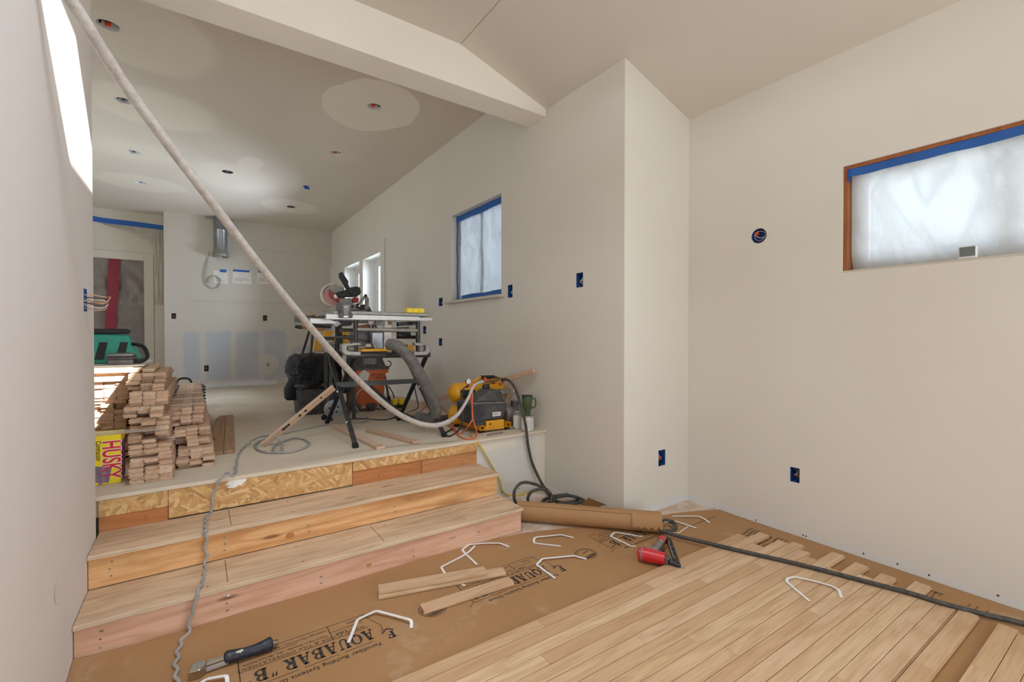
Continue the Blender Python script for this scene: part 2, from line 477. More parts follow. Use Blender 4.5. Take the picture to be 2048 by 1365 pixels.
M['red'] = plain('red_paint', 'c4232b', 0.32, dust=0.15, dustc='d8707a')
M['pink_blade'] = plain('dusty_blade', 'c48a84', 0.4, 0.2, var=0.1)
M['clear'] = film('dusty_clear_guard', 'd9d6d2', 0.3, 0.35)
M['tape'] = plain('blue_masking_tape', '1f5aa6', 0.6)
M['blue_box'] = plain('blue_electric_box', '1d4f93', 0.5)
M['blue_ink'] = plain('dark_blue_plastic', '16345e', 0.5)
M['zip_red'] = plain('red_zipper_tape', '86192f', 0.5, var=0.12)
M['film_win'] = film('window_plastic', 'f4f4f2', 0.8, 0.05, 9, 0.8)
M['film_win2'] = film('tall_window_plastic', 'e6edf6', 0.8, 0.10, 9, 0.8)
M['film_dark'] = film('door_plastic', 'a0938a', 0.35, 0.12, 5, 1.0)
M['film_pale'] = film('pale_plastic', 'ded6ca', 0.4, 0.25, 8, 1.0)
M['bag'] = bag_plastic()
M['green'] = plain('green_canvas', '3fa892', 0.6, var=0.08)
M['olive'] = plain('olive_enamel', '4b5a3a', 0.4)
M['label_white'] = plain('white_label', 'dedad2', 0.6)
M['paper'] = plain('white_paper', 'd9d4cc', 0.8)
M['can'] = plain('tin_can', 'b9b9b8', 0.35, 0.6, var=0.1)
M['amber'] = plain('dark_red_liquid', '3b1018', 0.15, spec=0.6)
M['pet'] = film('clear_bottle', 'c8ccd0', 0.3, 0.85)
M['lcd'] = plain('grey_display', '69706a', 0.35)
M['box_yellow'] = plain('yellow_carton', 'ecd21f', 0.45, var=0.02)
M['box_red'] = plain('red_print', 'd0152f', 0.5)
M['box_white'] = plain('white_print', 'f2f0ea', 0.5)
M['purple'] = plain('purple_print', '8d4a8c', 0.5)
M['glass'] = glass('window_glass')
M['wire'] = plain('copper_wire', 'c79b7c', 0.4, 0.4)
M['wire_white'] = plain('white_wire', 'cfcac2', 0.5)
M['marker_red'] = plain('orange_connector', 'e0532c', 0.5)
M['concrete_white'] = plain('white_plaster_smear', 'ecebe6', 0.8)
M['outside'] = plain('outdoor_ground', 'a3a59c', 0.9)
M['hub'] = plain('grey_wheel_hub', '8b949c', 0.4, dust=0.3)

# ------------------------------------------------------------------ mesh builder
WORLD_AT = {}


def chamfer_box(h, c):
    hx, hy, hz = h; v = []; idx = {}
    for sx_ in (-1, 1):
        for sy_ in (-1, 1):
            for sz_ in (-1, 1):
                idx[(sx_, sy_, sz_)] = len(v)
                v += [(sx_ * hx, sy_ * (hy - c), sz_ * (hz - c)), (sx_ * (hx - c), sy_ * hy, sz_ * (hz - c)), (sx_ * (hx - c), sy_ * (hy - c), sz_ * hz)]
    f = []
    S = (-1, 1)
    for s in S:
        f.append([idx[(s, a, b)] for a, b in ((-1, -1), (1, -1), (1, 1), (-1, 1))])
        f.append([idx[(a, s, b)] + 1 for a, b in ((-1, -1), (1, -1), (1, 1), (-1, 1))])
        f.append([idx[(a, b, s)] + 2 for a, b in ((-1, -1), (1, -1), (1, 1), (-1, 1))])
    for a in S:
        for b in S:
            f.append([idx[(a, b, -1)], idx[(a, b, 1)], idx[(a, b, 1)] + 1, idx[(a, b, -1)] + 1])
            f.append([idx[(a, -1, b)], idx[(a, 1, b)], idx[(a, 1, b)] + 2, idx[(a, -1, b)] + 2])
            f.append([idx[(-1, a, b)] + 1, idx[(1, a, b)] + 1, idx[(1, a, b)] + 2, idx[(-1, a, b)] + 2])
            for c2 in S:
                i = idx[(a, b, c2)]; f.append([i, i + 1, i + 2])
    return v, f


def frame_to(d, up=(0, 0, 1)):
    """3x3 whose X runs along d, Z near up"""
    x = Vector(d).normalized(); u = Vector(up)
    if abs(x.dot(u)) > 0.99:
        u = Vector((0, 1, 0))
    y = u.cross(x).normalized(); z = x.cross(y)
    return Matrix((x, y, z)).transposed()


class MB:
    def __init__(s):
        s.v = []; s.f = []

    def add(s, v, f, m=None):
        o = len(s.v)
        s.v += [Vector(p) if m is None else m @ Vector(p) for p in v]
        s.f += [[i + o for i in q] for q in f]
        return s

    def box(s, lo, hi, c=0.0, m=None):
        lo = Vector(lo); hi = Vector(hi); h = [abs(x) / 2 for x in hi - lo]; ct = (lo + hi) / 2
        T = Matrix.Translation(ct)
        if m is not None:
            T = m @ T
        c = min(c, 0.45 * min(h))
        if c > 0:
            v, f = chamfer_box(h, c)
        else:
            v = [(a * h[0], b * h[1], d * h[2]) for a in (-1, 1) for b in (-1, 1) for d in (-1, 1)]
            f = [[0, 1, 3, 2], [4, 6, 7, 5], [0, 4, 5, 1], [2, 3, 7, 6], [0, 2, 6, 4], [1, 5, 7, 3]]
        return s.add(v, f, T)

    def bar(s, p0, p1, w, h, c=0.0, up=(0, 0, 1)):
        """rectangular bar between two points, w sideways, h along up"""
        p0 = Vector(p0); p1 = Vector(p1); L = (p1 - p0).length
        m = Matrix.Translation((p0 + p1) / 2) @ frame_to(p1 - p0, up).to_4x4()
        return s.box((-L / 2, -w / 2, -h / 2), (L / 2, w / 2, h / 2), c, m)

    def tube(s, pts, r, n=8, closed=False, caps=True):
        P = [Vector(p) for p in pts]; k = len(P)
        rr = r if isinstance(r, (list, tuple)) else [r] * k
        T = []
        for i in range(k):
            if closed:
                t = P[(i + 1) % k] - P[i - 1]
            else:
                t = P[min(i + 1, k - 1)] - P[max(i - 1, 0)]
            T.append(t.normalized())
        u = Vector((0, 0, 1)) if abs(T[0].z) < 0.9 else Vector((1, 0, 0))
        nrm = (u - T[0] * u.dot(T[0])).normalized(); v = []; f = []
        for i in range(k):
            nrm = (nrm - T[i] * nrm.dot(T[i])).normalized(); b = T[i].cross(nrm)
            for j in range(n):
                a = 2 * pi * j / n
                v.append(P[i] + (nrm * cos(a) + b * sin(a)) * rr[i])
        for i in range(k if closed else k - 1):
            i2 = (i + 1) % k
            for j in range(n):
                f.append([i * n + j, i * n + (j + 1) % n, i2 * n + (j + 1) % n, i2 * n + j])
        if caps and not closed:
            f.append(list(range(n))[::-1]); f.append([(k - 1) * n + j for j in range(n)])
        return s.add(v, f)

    def cyl(s, p0, p1, r, n=20, r2=None):
        return s.tube([p0, p1], [r, r if r2 is None else r2], n)

    def lathe(s, prof, n=24, m=None, caps=True):
        v = []; f = []; k = len(prof)
        for r, z in prof:
            for j in range(n):
                a = 2 * pi * j / n; v.append((r * cos(a), r * sin(a), z))
        for i in range(k - 1):
            for j in range(n):
                f.append([i * n + j, i * n + (j + 1) % n, (i + 1) * n + (j + 1) % n, (i + 1) * n + j])
        if caps:
            f.append(list(range(n))[::-1]); f.append([(k - 1) * n + j for j in range(n)])
        return s.add(v, f, m)

    def prism(s, poly, z0, z1, m=None):
        k = len(poly)
        v = [(x, y, z0) for x, y in poly] + [(x, y, z1) for x, y in poly]
        f = [list(range(k))[::-1], list(range(k, 2 * k))] + [[i, (i + 1) % k, k + (i + 1) % k, k + i] for i in range(k)]
        return s.add(v, f, m)

    def ribbon(s, pts, w, t=0.0012, up=(0, 0, 1)):
        P = [Vector(p) for p in pts]; k = len(P); v = []; f = []; upv = Vector(up)
        for i in range(k):
            d = (P[min(i + 1, k - 1)] - P[max(i - 1, 0)]).normalized()
            sd = d.cross(upv); sd = sd.normalized() if sd.length > 1e-4 else Vector((1, 0, 0))
            nn = sd.cross(d).normalized()
            for a, b in ((-1, -1), (1, -1), (1, 1), (-1, 1)):
                v.append(P[i] + sd * (a * w / 2) + nn * (b * t / 2))
        for i in range(k - 1):
            for j in range(4):
                f.append([i * 4 + j, i * 4 + (j + 1) % 4, i * 4 + 4 + (j + 1) % 4, i * 4 + 4 + j])
        f.append([0, 1, 2, 3]); f.append([(k - 1) * 4 + j for j in (3, 2, 1, 0)])
        return s.add(v, f)

    def sheet(s, fn, nu, nv):
        v = [fn(i / nu, j / nv) for j in range(nv + 1) for i in range(nu + 1)]; w = nu + 1
        return s.add(v, [[j * w + i, j * w + i + 1, (j + 1) * w + i + 1, (j + 1) * w + i] for j in range(nv) for i in range(nu)])

    def build(s, name, mat, parent=None, smooth=False, origin=True, recalc=True):
        base = Vector((0, 0, 0))
        if parent is not None:
            base = WORLD_AT[parent.name]
        elif origin:
            xs = [p.x for p in s.v]; ys = [p.y for p in s.v]; zs = [p.z for p in s.v]
            base = Vector(((min(xs) + max(xs)) / 2, (min(ys) + max(ys)) / 2, min(zs)))
        me = bpy.data.meshes.new(name)
        me.from_pydata([p - base for p in s.v], [], s.f)
        if recalc:
            import bmesh
            b = bmesh.new(); b.from_mesh(me); bmesh.ops.recalc_face_normals(b, faces=b.faces); b.to_mesh(me); b.free()
        if smooth:
            me.shade_smooth()
            me.set_sharp_from_angle(angle=radians(38))
        me.materials.append(mat)
        o = bpy.data.objects.new(name, me); COL.objects.link(o)
        if parent is not None:
            o.parent = parent; WORLD_AT[o.name] = base
        else:
            o.location = base; WORLD_AT[o.name] = base
        return o


def thing(name, label, cat, loc, group=None):
    o = bpy.data.objects.new(name, None); COL.objects.link(o)
    o.empty_display_size = 0.05
    o.location = loc; o['label'] = label; o['category'] = cat
    if group:
        o['group'] = group
    WORLD_AT[o.name] = Vector(loc)
    return o


def tag(o, label, cat, group=None):
    o['label'] = label; o['category'] = cat
    if group:
        o['group'] = group
    return o


def struct(o):
    o['kind'] = 'structure'; return o


def spline(pts, n=8, closed=False):
    P = [Vector(p) for p in pts]; k = len(P); out = []
    for i in range(k if closed else k - 1):
        if closed:
            a, b, c, d = P[i - 1], P[i], P[(i + 1) % k], P[(i + 2) % k]
        else:
            a, b, c, d = P[max(i - 1, 0)], P[i], P[i + 1], P[min(i + 2, k - 1)]
        for j in range(n):
            t = j / n
            out.append(0.5 * ((2 * b) + (c - a) * t + (2 * a - 5 * b + 4 * c - d) * t * t + (3 * b - a - 3 * c + d) * t ** 3))
    if not closed:
        out.append(P[-1])
    return out


def words(body, mat, at, u, v, size, parent, name='lettering', bold=0.0, lift=0.0, spacing=1.0, squeeze=1.0):
    """flat print: text whose line runs along u and whose letters stand along v"""
    cu = bpy.data.curves.new(name, 'FONT'); cu.body = body; cu.size = size; cu.offset = bold * size
    cu.space_character = spacing
    tmp = bpy.data.objects.new('type', cu); COL.objects.link(tmp)
    me = bpy.data.meshes.new_from_object(tmp)
    bpy.data.objects.remove(tmp)
    me.materials.clear(); me.materials.append(mat)
    o = bpy.data.objects.new(name, me); COL.objects.link(o)
    u = Vector(u).normalized(); n = u.cross(Vector(v)).normalized(); v2 = n.cross(u)
    m = Matrix((u * squeeze, v2, n)).transposed().to_4x4(); p = Vector(at) + n * lift
    if parent is not None:
        o.parent = parent; p = p - WORLD_AT[parent.name]
    m.translation = p
    me.transform(m)
    return o


def panel(mp, u0, u1, v0, v1, rects=(), circles=(), depth=0.1):
    """a sheet in (u, v) with rectangular and round openings and their reveals; mp(u, v, w) -> point, w into the wall"""
    mb = MB()
    sq = [(c[0] - c[2] * 1.3, c[0] + c[2] * 1.3, c[1] - c[2] * 1.3, c[1] + c[2] * 1.3) for c in circles]
    holes = [tuple(r[:4]) for r in rects] + sq
    us = sorted({u0, u1} | {x for h in holes for x in h[:2] if u0 < x < u1})
    vs = sorted({v0, v1} | {x for h in holes for x in h[2:4] if v0 < x < v1})
    for i in range(len(us) - 1):
        for j in range(len(vs) - 1):
            cu, cv = (us[i] + us[i + 1]) / 2, (vs[j] + vs[j + 1]) / 2
            if any(h[0] < cu < h[1] and h[2] < cv < h[3] for h in holes):
                continue
            mb.add([mp(us[i], vs[j], 0), mp(us[i + 1], vs[j], 0), mp(us[i + 1], vs[j + 1], 0), mp(us[i], vs[j + 1], 0)], [[0, 1, 2, 3]])
    for r in rects:
        d = r[4] if len(r) > 4 else depth
        c = [(r[0], r[2]), (r[1], r[2]), (r[1], r[3]), (r[0], r[3])]
        for i in range(4):
            a, b = c[i], c[(i + 1) % 4]
            mb.add([mp(*a, 0), mp(*b, 0), mp(*b, d), mp(*a, d)], [[0, 1, 2, 3]])
    for (cu, cv, r), (a0, a1, b0, b1) in zip(circles, sq):
        n = 32; ring = []; out = []
        for j in range(n):
            t = 2 * pi * j / n; x, y = cos(t), sin(t); q = 1.3 * r / max(abs(x), abs(y))
            ring.append((cu + r * x, cv + r * y)); out.append((cu + q * x, cv + q * y))
        for j in range(n):
            k2 = (j + 1) % n
            mb.add([mp(*ring[j], 0), mp(*ring[k2], 0), mp(*out[k2], 0), mp(*out[j], 0)], [[0, 1, 2, 3]])
            mb.add([mp(*ring[j], 0), mp(*ring[k2], 0), mp(*ring[k2], depth), mp(*ring[j], depth)], [[0, 1, 2, 3]])
    return mb
# ================================================================== the shell
mb = MB()
mb.box((-0.5, -2.4, -0.12), (XR, YR, 0)); mb.box((-0.5, YR, -0.12), (XW, 2.82, 0))
FLOOR = struct(mb.build('floor', M['floor_low'], origin=False))

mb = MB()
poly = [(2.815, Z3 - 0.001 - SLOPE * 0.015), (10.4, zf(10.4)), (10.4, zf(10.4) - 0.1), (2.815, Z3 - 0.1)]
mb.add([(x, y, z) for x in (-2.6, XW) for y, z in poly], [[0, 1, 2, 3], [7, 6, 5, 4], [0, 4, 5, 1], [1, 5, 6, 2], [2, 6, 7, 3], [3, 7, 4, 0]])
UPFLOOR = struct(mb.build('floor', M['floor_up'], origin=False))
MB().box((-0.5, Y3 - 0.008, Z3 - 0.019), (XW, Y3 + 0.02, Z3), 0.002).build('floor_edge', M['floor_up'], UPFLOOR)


def on_face(px, py=940):
    return on_y(px, py, Y3).x


xa, xb, xc, xd, xe = -0.378, on_face(336), on_face(704.5), on_face(843), 1.632
MB().box((xa, Y3 - 0.004, 0.362), (xb - 0.001, Y3 + 0.02, Z3 - 0.02), 0.001).build('osb_panel', M['osb'], UPFLOOR)
MB().box((xb + 0.001, Y3 - 0.004, 0.30), (xc - 0.001, Y3 + 0.02, Z3 - 0.02), 0.001).build('osb_panel', M['osb'], UPFLOOR)
MB().box((xc + 0.002, Y3 - 0.009, 0.384), (xe, Y3 + 0.02, Z3 - 0.02), 0.001).build('osb_panel', M['osb'], UPFLOOR)
MB().box((xa, Y3, 0.285), (xb - 0.002, Y3 + 0.03, 0.361), 0.001).build('rim_board', M['old_beam'], UPFLOOR)
MB().box((xc + 0.002, Y3, 0.285), (xd - 0.001, Y3 + 0.03, 0.383), 0.001).build('rim_board', M['old_beam'], UPFLOOR)
MB().box((xd + 0.001, Y3 - 0.002, 0.285), (xe, Y3 + 0.03, 0.383), 0.001).build('rim_board', M['old_beam2'], UPFLOOR)
# plaster smear and nail heads on the strand board
mb = MB(); n = 26; c = on_y(473, 965, Y3 - 0.005); pts = []
for i in range(n):
    a = 2 * pi * i / n; q = 1 + rnd.uniform(-0.28, 0.28)
    pts.append((c.x + 0.045 * q * cos(a), c.z + 0.026 * q * sin(a)))
mb.prism(pts, 0, 0.0015, Matrix(((1, 0, 0, 0), (0, 0, -1, Y3 - 0.004), (0, 1, 0, 0), (0, 0, 0, 1))))
mb.build('plaster_smear', M['concrete_white'], UPFLOOR)
mb = MB()
for i in range(26):
    p = on_y(rnd.uniform(210, 930), 0, Y3 - 0.005); z = rnd.choice((0.33, 0.40, 0.43))
    mb.cyl((p.x, Y3 - 0.011, z), (p.x, Y3, z), 0.0035, 8)
o = mb.build('nail_head', M['steel'], UPFLOOR); o['kind'] = 'stuff'

mb = MB().box((xe, Y3 + 0.008, 0), (XW, Y3 + 0.03, Z3 - 0.012), 0.001)
struct(mb.build('wall_platform', M['bare'], origin=False))

# ---- outlets cut in the walls: (pixel left, top, right, bottom)
HX = {'r': [(1581, 934, 1599, 967)], 'ret': [(1317, 902, 1330, 930)], 'long': [(1153, 547, 1166, 574), (1016, 571, 1025, 595), (878, 597, 885, 612), (846.5, 653, 852, 668), (878, 677, 884.5, 692)]}
hole_r = []
for a in HX['r']:
    p, q = on_x(a[0], a[1], XR), on_x(a[2], a[3], XR); hole_r.append((q.y, p.y, q.z, p.z, 0.0))
RWIN = (-0.15, 1.037, 1.55, 2.137)
mb = panel(lambda u, v, w: (XR + w, u, v), -2.4, YR, 0, 2.78, [RWIN + (0.17,), (-2.15, -0.6, 0.1, 2.25, 0.17)] + hole_r, [(1.492, 1.838, 0.047)], 0.07)  # second opening is added for the fill lamp behind the camera
struct(mb.build('wall_right', M['wall'], origin=False))
hole_t = []
for a in HX['ret']:
    p, q = on_y(a[0], a[1], YR), on_y(a[2], a[3], YR); hole_t.append((p.x, q.x, q.z, p.z, 0.0))
mb = panel(lambda u, v, w: (u, YR + w, v), XW, XR, 0, 3.0, hole_t)
struct(mb.build('wall_return', M['wall'], origin=False))
hole_l = []
for a in HX['long']:
    p, q = on_x(a[0], a[1], XW), on_x(a[2], a[3], XW); hole_l.append((q.y, p.y, q.z, p.z, 0.0))
W1 = (3.433, 4.415, 1.575, 2.49); W2 = (6.63, 7.49, 1.50, 2.447); W3 = (7.70, 8.602, 1.50, 2.455)
mb = panel(lambda u, v, w: (XW + w, u, v), YR, 10.1, 0, 3.4, [W1 + (0.16,), W2 + (0.26,), W3 + (0.26,)] + hole_l)
struct(mb.build('wall_long', M['wall_long'], origin=False))
# furred panel that carries the two kitchen windows
mb = panel(lambda u, v, w: (XW - 0.03 + w, u, v), 6.475, YB, 1.46, 2.612, [W2 + (0.03,), W3 + (0.03,)])
for a, b in (((6.475, 1.46), (6.475, 2.612)), ((6.475, 2.612), (YB, 2.612)), ((YB, 1.46), (6.475, 1.46))):
    mb.add([(XW - 0.03, *a), (XW - 0.03, *b), (XW, *b), (XW, *a)], [[0, 1, 2, 3]])
struct(mb.build('trim_1', M['wall_long'], origin=False))

p, q = on_x(165.5, 577, XL), on_x(173.5, 623, XL)
LBOX = (2.515, 2.572, 1.302, 1.394)
mb = panel(lambda u, v, w: (XL - w, u, v), -2.4, 2.73, 0, 3.32, [LBOX + (0.0,)])
mb.add([(XL, 2.73, 0), (XL - 0.12, 2.73, 0), (XL - 0.12, 2.73, 3.32), (XL, 2.73, 3.32)], [[0, 1, 2, 3]])
mb.add([(XL - 0.12, -2.4, 0), (XL - 0.12, 2.73, 0), (XL - 0.12, 2.73, 3.32), (XL - 0.12, -2.4, 3.32)], [[0, 1, 2, 3]])
WL = struct(mb.build('wall_left', M['wall_left'], origin=False))
q = [on_x(x, y, XL + 0.0008) for x, y in ((115, 1156), (118, 1180), (117, 1207), (110, 1206), (109, 1180))]
MB().add(q, [[0, 1, 2, 3, 4]]).build('torn_paint', M['bare'], WL)
mb = panel(lambda u, v, w: (u, -2.4 - w, v), -0.5, XR, 0, 3.3, [(-0.3, 2.7, 0.12, 2.3)])
struct(mb.build('wall_rear', M['wall'], origin=False))
struct(MB().box((-1.2, -5.4, 2.55), (6.4, -2.42, 2.7)).box((3.14, -2.41, 2.55), (6.4, -0.2, 2.7)).build('sun_block_slabs', M['trim'], origin=False))  # unseen slabs added outside to block sun at the rear and side openings
mb = panel(lambda u, v, w: (u, 2.73 + w, v), -2.6, XL - 0.12, 0, 3.4)
mb.add([(-2.6, 2.73, 0), (-2.6, 2.73, 3.4), (-2.6, 4.8, 3.4), (-2.6, 4.8, 0)], [[0, 1, 2, 3]])
mb.add([(-2.6, 7.6, 0), (-2.6, 7.6, 3.4), (-2.6, 10.1, 3.4), (-2.6, 10.1, 0)], [[0, 1, 2, 3]])
mb.add([(-2.6, 4.8, 0), (-2.6, 4.8, 1.0), (-2.6, 7.6, 1.0), (-2.6, 7.6, 0)], [[0, 1, 2, 3]])
mb.add([(-2.6, 4.8, 2.6), (-2.6, 4.8, 3.4), (-2.6, 7.6, 3.4), (-2.6, 7.6, 2.6)], [[0, 1, 2, 3]])  # gap in this unseen wall is made for the added kitchen fill lamp
struct(mb.build('wall_side', M['wall_long'], origin=False))

hole_b = []
for a in ((343, 627, 352, 638), (526, 631, 534, 642), (408.5, 731.5, 417.5, 743)):
    p, q = on_y(a[0], a[1], YB), on_y(a[2], a[3], YB); hole_b.append((p.x, q.x, q.z, p.z, 0.0))
mb = panel(lambda u, v, w: (u, YB + w, v), -0.453, XW, 0.2, ZC, hole_b)
mb.add([(-0.453, YB, 0.2), (-0.453, YB, ZC), (-0.453, 10.053, ZC), (-0.453, 10.053, 0.2)], [[0, 1, 2, 3]])
struct(mb.build('wall_back', M['back'], origin=False))
YD = 10.053
DOOR = (-1.72, -0.744, 0.2, 2.492)
mb = panel(lambda u, v, w: (u, YD + w, v), -2.6, -0.453, 0.2, ZC, [DOOR + (0.12,)])
struct(mb.build('wall_alcove', M['casing'], origin=False))
mb = MB().box((-0.744, YD - 0.022, 0.25), (-0.612, YD, 2.62), 0.003)
mb.box((-1.85, YD - 0.022, 2.492), (-0.744, YD, 2.62), 0.003); mb.box((-1.85, YD - 0.022, 0.25), (-1.72, YD, 2.492), 0.003)
mb.box((-0.605, YD - 0.012, 0.25), (-0.46, YD, 2.62), 0.002)
DOORT = struct(mb.build('door_1', M['casing'], origin=False))
mb = MB(); a, b, c2, d = -2.4, -0.46, 10.19, 11.6
mb.add([(a, c2, 0.1), (b, c2, 0.1), (b, d, 0.1), (a, d, 0.1), (a, c2, 3.3), (b, c2, 3.3), (b, d, 3.3), (a, d, 3.3)], [[0, 1, 2, 3], [4, 5, 6, 7], [1, 2, 6, 5], [2, 3, 7, 6], [3, 0, 4, 7]])
struct(mb.build('wall_hall', M['old_beam2'], origin=False))

# ---- ceilings
SKY = [(0.128, 0.45, 0.933, 1.59, 0.04), (0.72, 1.025, 0.933, 1.59, 0.04)]
mb = panel(lambda u, v, w: (u, v, 3.212 + w), -0.5, 1.505, -2.4, 2.8, SKY)
mb.add([(1.505, -2.4, 3.212), (1.505, 2.8, 3.212), (XR + 0.1, 2.8, 2.738), (XR + 0.1, -2.4, 2.738)], [[0, 1, 2, 3]])
struct(mb.build('ceiling', M['ceil_low'], origin=False))
for a, b in (((1.505, -2.0, 3.2115), (1.505, 2.795, 3.2115)), ((XR - 0.002, -2.0, 2.7742), (XR - 0.002, YR - 0.004, 2.7742))):
    MB().bar(a, b, 0.0022, 0.002).build('ceiling_joint', M['oak_dusty'], bpy.data.objects['ceiling'])
LAMPS = [on_z(x, y, ZC) for x, y in ((216, 51), (248, 202), (268, 305), (282, 366), (455, 344), (614, 374), (582, 414), (672, 307), (749, 214))]
mb = panel(lambda u, v, w: (u, v, ZC + w), -2.6, XW, 2.9, 10.2, [], [(p.x, p.y, 0.064) for p in LAMPS], 0.02)
struct(mb.build('ceiling', M['ceil'], origin=False))
mb = MB().box((-2.6, 2.797, 2.922), (XW, 3.02, 3.42), 0.002)
struct(mb.build('wall_header', M['header'], origin=False))

# ---- outdoors: ground and the pale house wall beyond the windows
struct(MB().box((-30, -30, -0.5), (30, 40, -0.3)).build('ground', M['outside'], origin=False))
struct(MB().box((4.6, 2.2, -0.3), (4.8, 14, 6.2)).build('wall_outside', M['vinyl'], origin=False))

# ================================================================== windows
def film_sheet(mp, u0, u1, v0, v1, amp, seed, nu=46, nv=34):
    import mathutils.noise as nz
    def fn(i, j):
        u = u0 + (u1 - u0) * i; v = v0 + (v1 - v0) * j
        e = min(1, 8 * min(i, 1 - i, j, 1 - j) + 0.15)
        w = nz.fractal(Vector((u * 3.2 + v * 1.5, v * 2.4 - u, seed)), 0.8, 2.1, 4) + 0.7 * abs(nz.noise(Vector((u * 6 + v * 4, v * 2, seed + 7))))
        return mp(u, v, amp * w * e)
    return MB().sheet(fn, nu, nv)


# lower room window, sheeted in plastic
mb = MB()
a = RWIN
mb.box((XR + 0.012, a[1] - 0.018, a[2]), (XR + 0.15, a[1], a[3] - 0.0185)); mb.box((XR + 0.012, a[0], a[2]), (XR + 0.15, a[0] + 0.018, a[3] - 0.0185))
mb.box((XR + 0.012, a[0], a[3] - 0.018), (XR + 0.15, a[1], a[3]))
WIN1 = struct(mb.build('window_1', M['fir_jamb'], origin=False))
MB().box((XR + 0.01, a[0], a[2]), (XR + 0.15, a[1], a[2] + 0.012)).build('window_sill', M['casing'], WIN1)
mb = MB(); fx = XR + 0.125
for lo, hi in (((a[0] + 0.02, a[2] + 0.01), (a[1] - 0.02, a[2] + 0.07)), ((a[0] + 0.02, a[3] - 0.07), (a[1] - 0.02, a[3] - 0.02)), ((a[0] + 0.02, a[2] + 0.07), (a[0] + 0.07, a[3] - 0.07)), ((a[1] - 0.075, a[2] + 0.07), (a[1] - 0.02, a[3] - 0.07)), ((0.40, a[2] + 0.07), (0.45, a[3] - 0.07))):
    mb.box((fx, *lo), (fx + 0.05, *hi), 0.004)
mb.build('window_frame', M['vinyl'], WIN1)
MB().box((fx + 0.02, a[0] + 0.05, a[2] + 0.05), (fx + 0.026, a[1] - 0.05, a[3] - 0.06)).build('window_pane', M['glass'], WIN1)
mb = film_sheet(lambda u, v, w: (XR + 0.045 + w + 0.03 * max(0, 1 - (v - a[2]) / 0.1), u, v), a[0] + 0.02, a[1] - 0.028, a[2] + 0.012, a[3] - 0.03, 0.028, 3.0)
PL1 = tag(mb.build('plastic_sheet', M['film_win'], smooth=True), 'milky plastic sheet taped over the window of the wide cream wall', 'plastic sheet')
mb = MB()
mb.ribbon([(XR + 0.018 + 0.004 * sin(i * 1.7), a[0] + 0.02 + (a[1] - a[0] - 0.04) * i / 14, a[3] - 0.040 + 0.003 * sin(i * 2.3)) for i in range(15)], 0.044, 0.0012, (1, 0, 0))
mb.ribbon([(XR + 0.02, a[1] - 0.022, a[3] - 0.02), (XR + 0.02, a[1] - 0.022, a[3] - 0.085)], 0.03, 0.0012, (0, 1, 0))
tag(mb.build('masking_tape', M['tape']), 'long blue masking tape strip along the top of the wide window', 'tape')
pa, pb = on_x(1914, 523, XR - 0.0), on_x(1953, 495, XR - 0.0)
TH = thing('thermometer', 'small white digital thermometer with grey display on the window ledge', 'thermometer', (XR + 0.03, (pa.y + pb.y) / 2, a[2] + 0.012))
ty0, ty1 = min(pa.y, pb.y), max(pa.y, pb.y)
MB().box((XR + 0.012, ty0, a[2] + 0.012), (XR + 0.03, ty1, a[2] + 0.072), 0.005).build('casing', M['vinyl'], TH)
MB().box((XR + 0.009, ty0 + 0.006, a[2] + 0.022), (XR + 0.013, ty1 - 0.006, a[2] + 0.066), 0.002).build('display', M['lcd'], TH)

# tall window beside the switches
a = W1
mb = MB(); fx = XW + 0.115
for lo, hi in (((a[0], a[2]), (a[1], a[2] + 0.05)), ((a[0], a[3] - 0.05), (a[1], a[3])), ((a[0], a[2] + 0.05), (a[0] + 0.05, a[3] - 0.05)), ((a[1] - 0.05, a[2] + 0.05), (a[1], a[3] - 0.05)), ((3.90, a[2] + 0.05), (3.95, a[3] - 0.05))):
    mb.box((fx, *lo), (fx + 0.045, *hi), 0.004)
WIN2 = struct(mb.build('window_2', M['vinyl'], origin=False))
MB().box((fx + 0.02, a[0] + 0.03, a[2] + 0.03), (fx + 0.026, a[1] - 0.03, a[3] - 0.03)).build('window_pane', M['glass'], WIN2)
MB().box((XW - 0.05, 3.395, 1.548), (XW + 0.115, 4.49, 1.575), 0.004).build('window_sill', M['casing'], WIN2)
mb = film_sheet(lambda u, v, w: (XW + 0.085 + w, u, v), a[0] + 0.01, a[1] - 0.012, a[2] + 0.015, a[3] - 0.015, 0.02, 9.0)
tag(mb.build('plastic_sheet', M['film_win2'], smooth=True), 'bluish plastic sheet over the tall window above the compressor', 'plastic sheet')
for i, (q0, q1, w, lab) in enumerate((((a[0] + 0.005, a[3] - 0.03), (a[1] - 0.005, a[3] - 0.03), 0.07, 'blue masking tape across the top of the tall window'),
                                      ((a[0] + 0.005, a[2] + 0.03), (a[1] - 0.12, a[2] + 0.03), 0.055, 'blue masking tape along the bottom of the tall window'),
                                      ((a[1] - 0.022, a[2] + 0.02), (a[1] - 0.022, a[3] - 0.03), 0.03, 'narrow blue masking tape down the far side of the tall window'))):
    pts = [(XW + 0.062 + 0.003 * sin(j * 2.1), q0[0] + (q1[0] - q0[0]) * j / 8, q0[1] + (q1[1] - q0[1]) * j / 8 + 0.004 * sin(j * 1.3)) for j in range(9)]
    tag(MB().ribbon(pts, w, 0.0012, (1, 0, 0)).build('masking_tape', M['tape']), lab, 'tape')

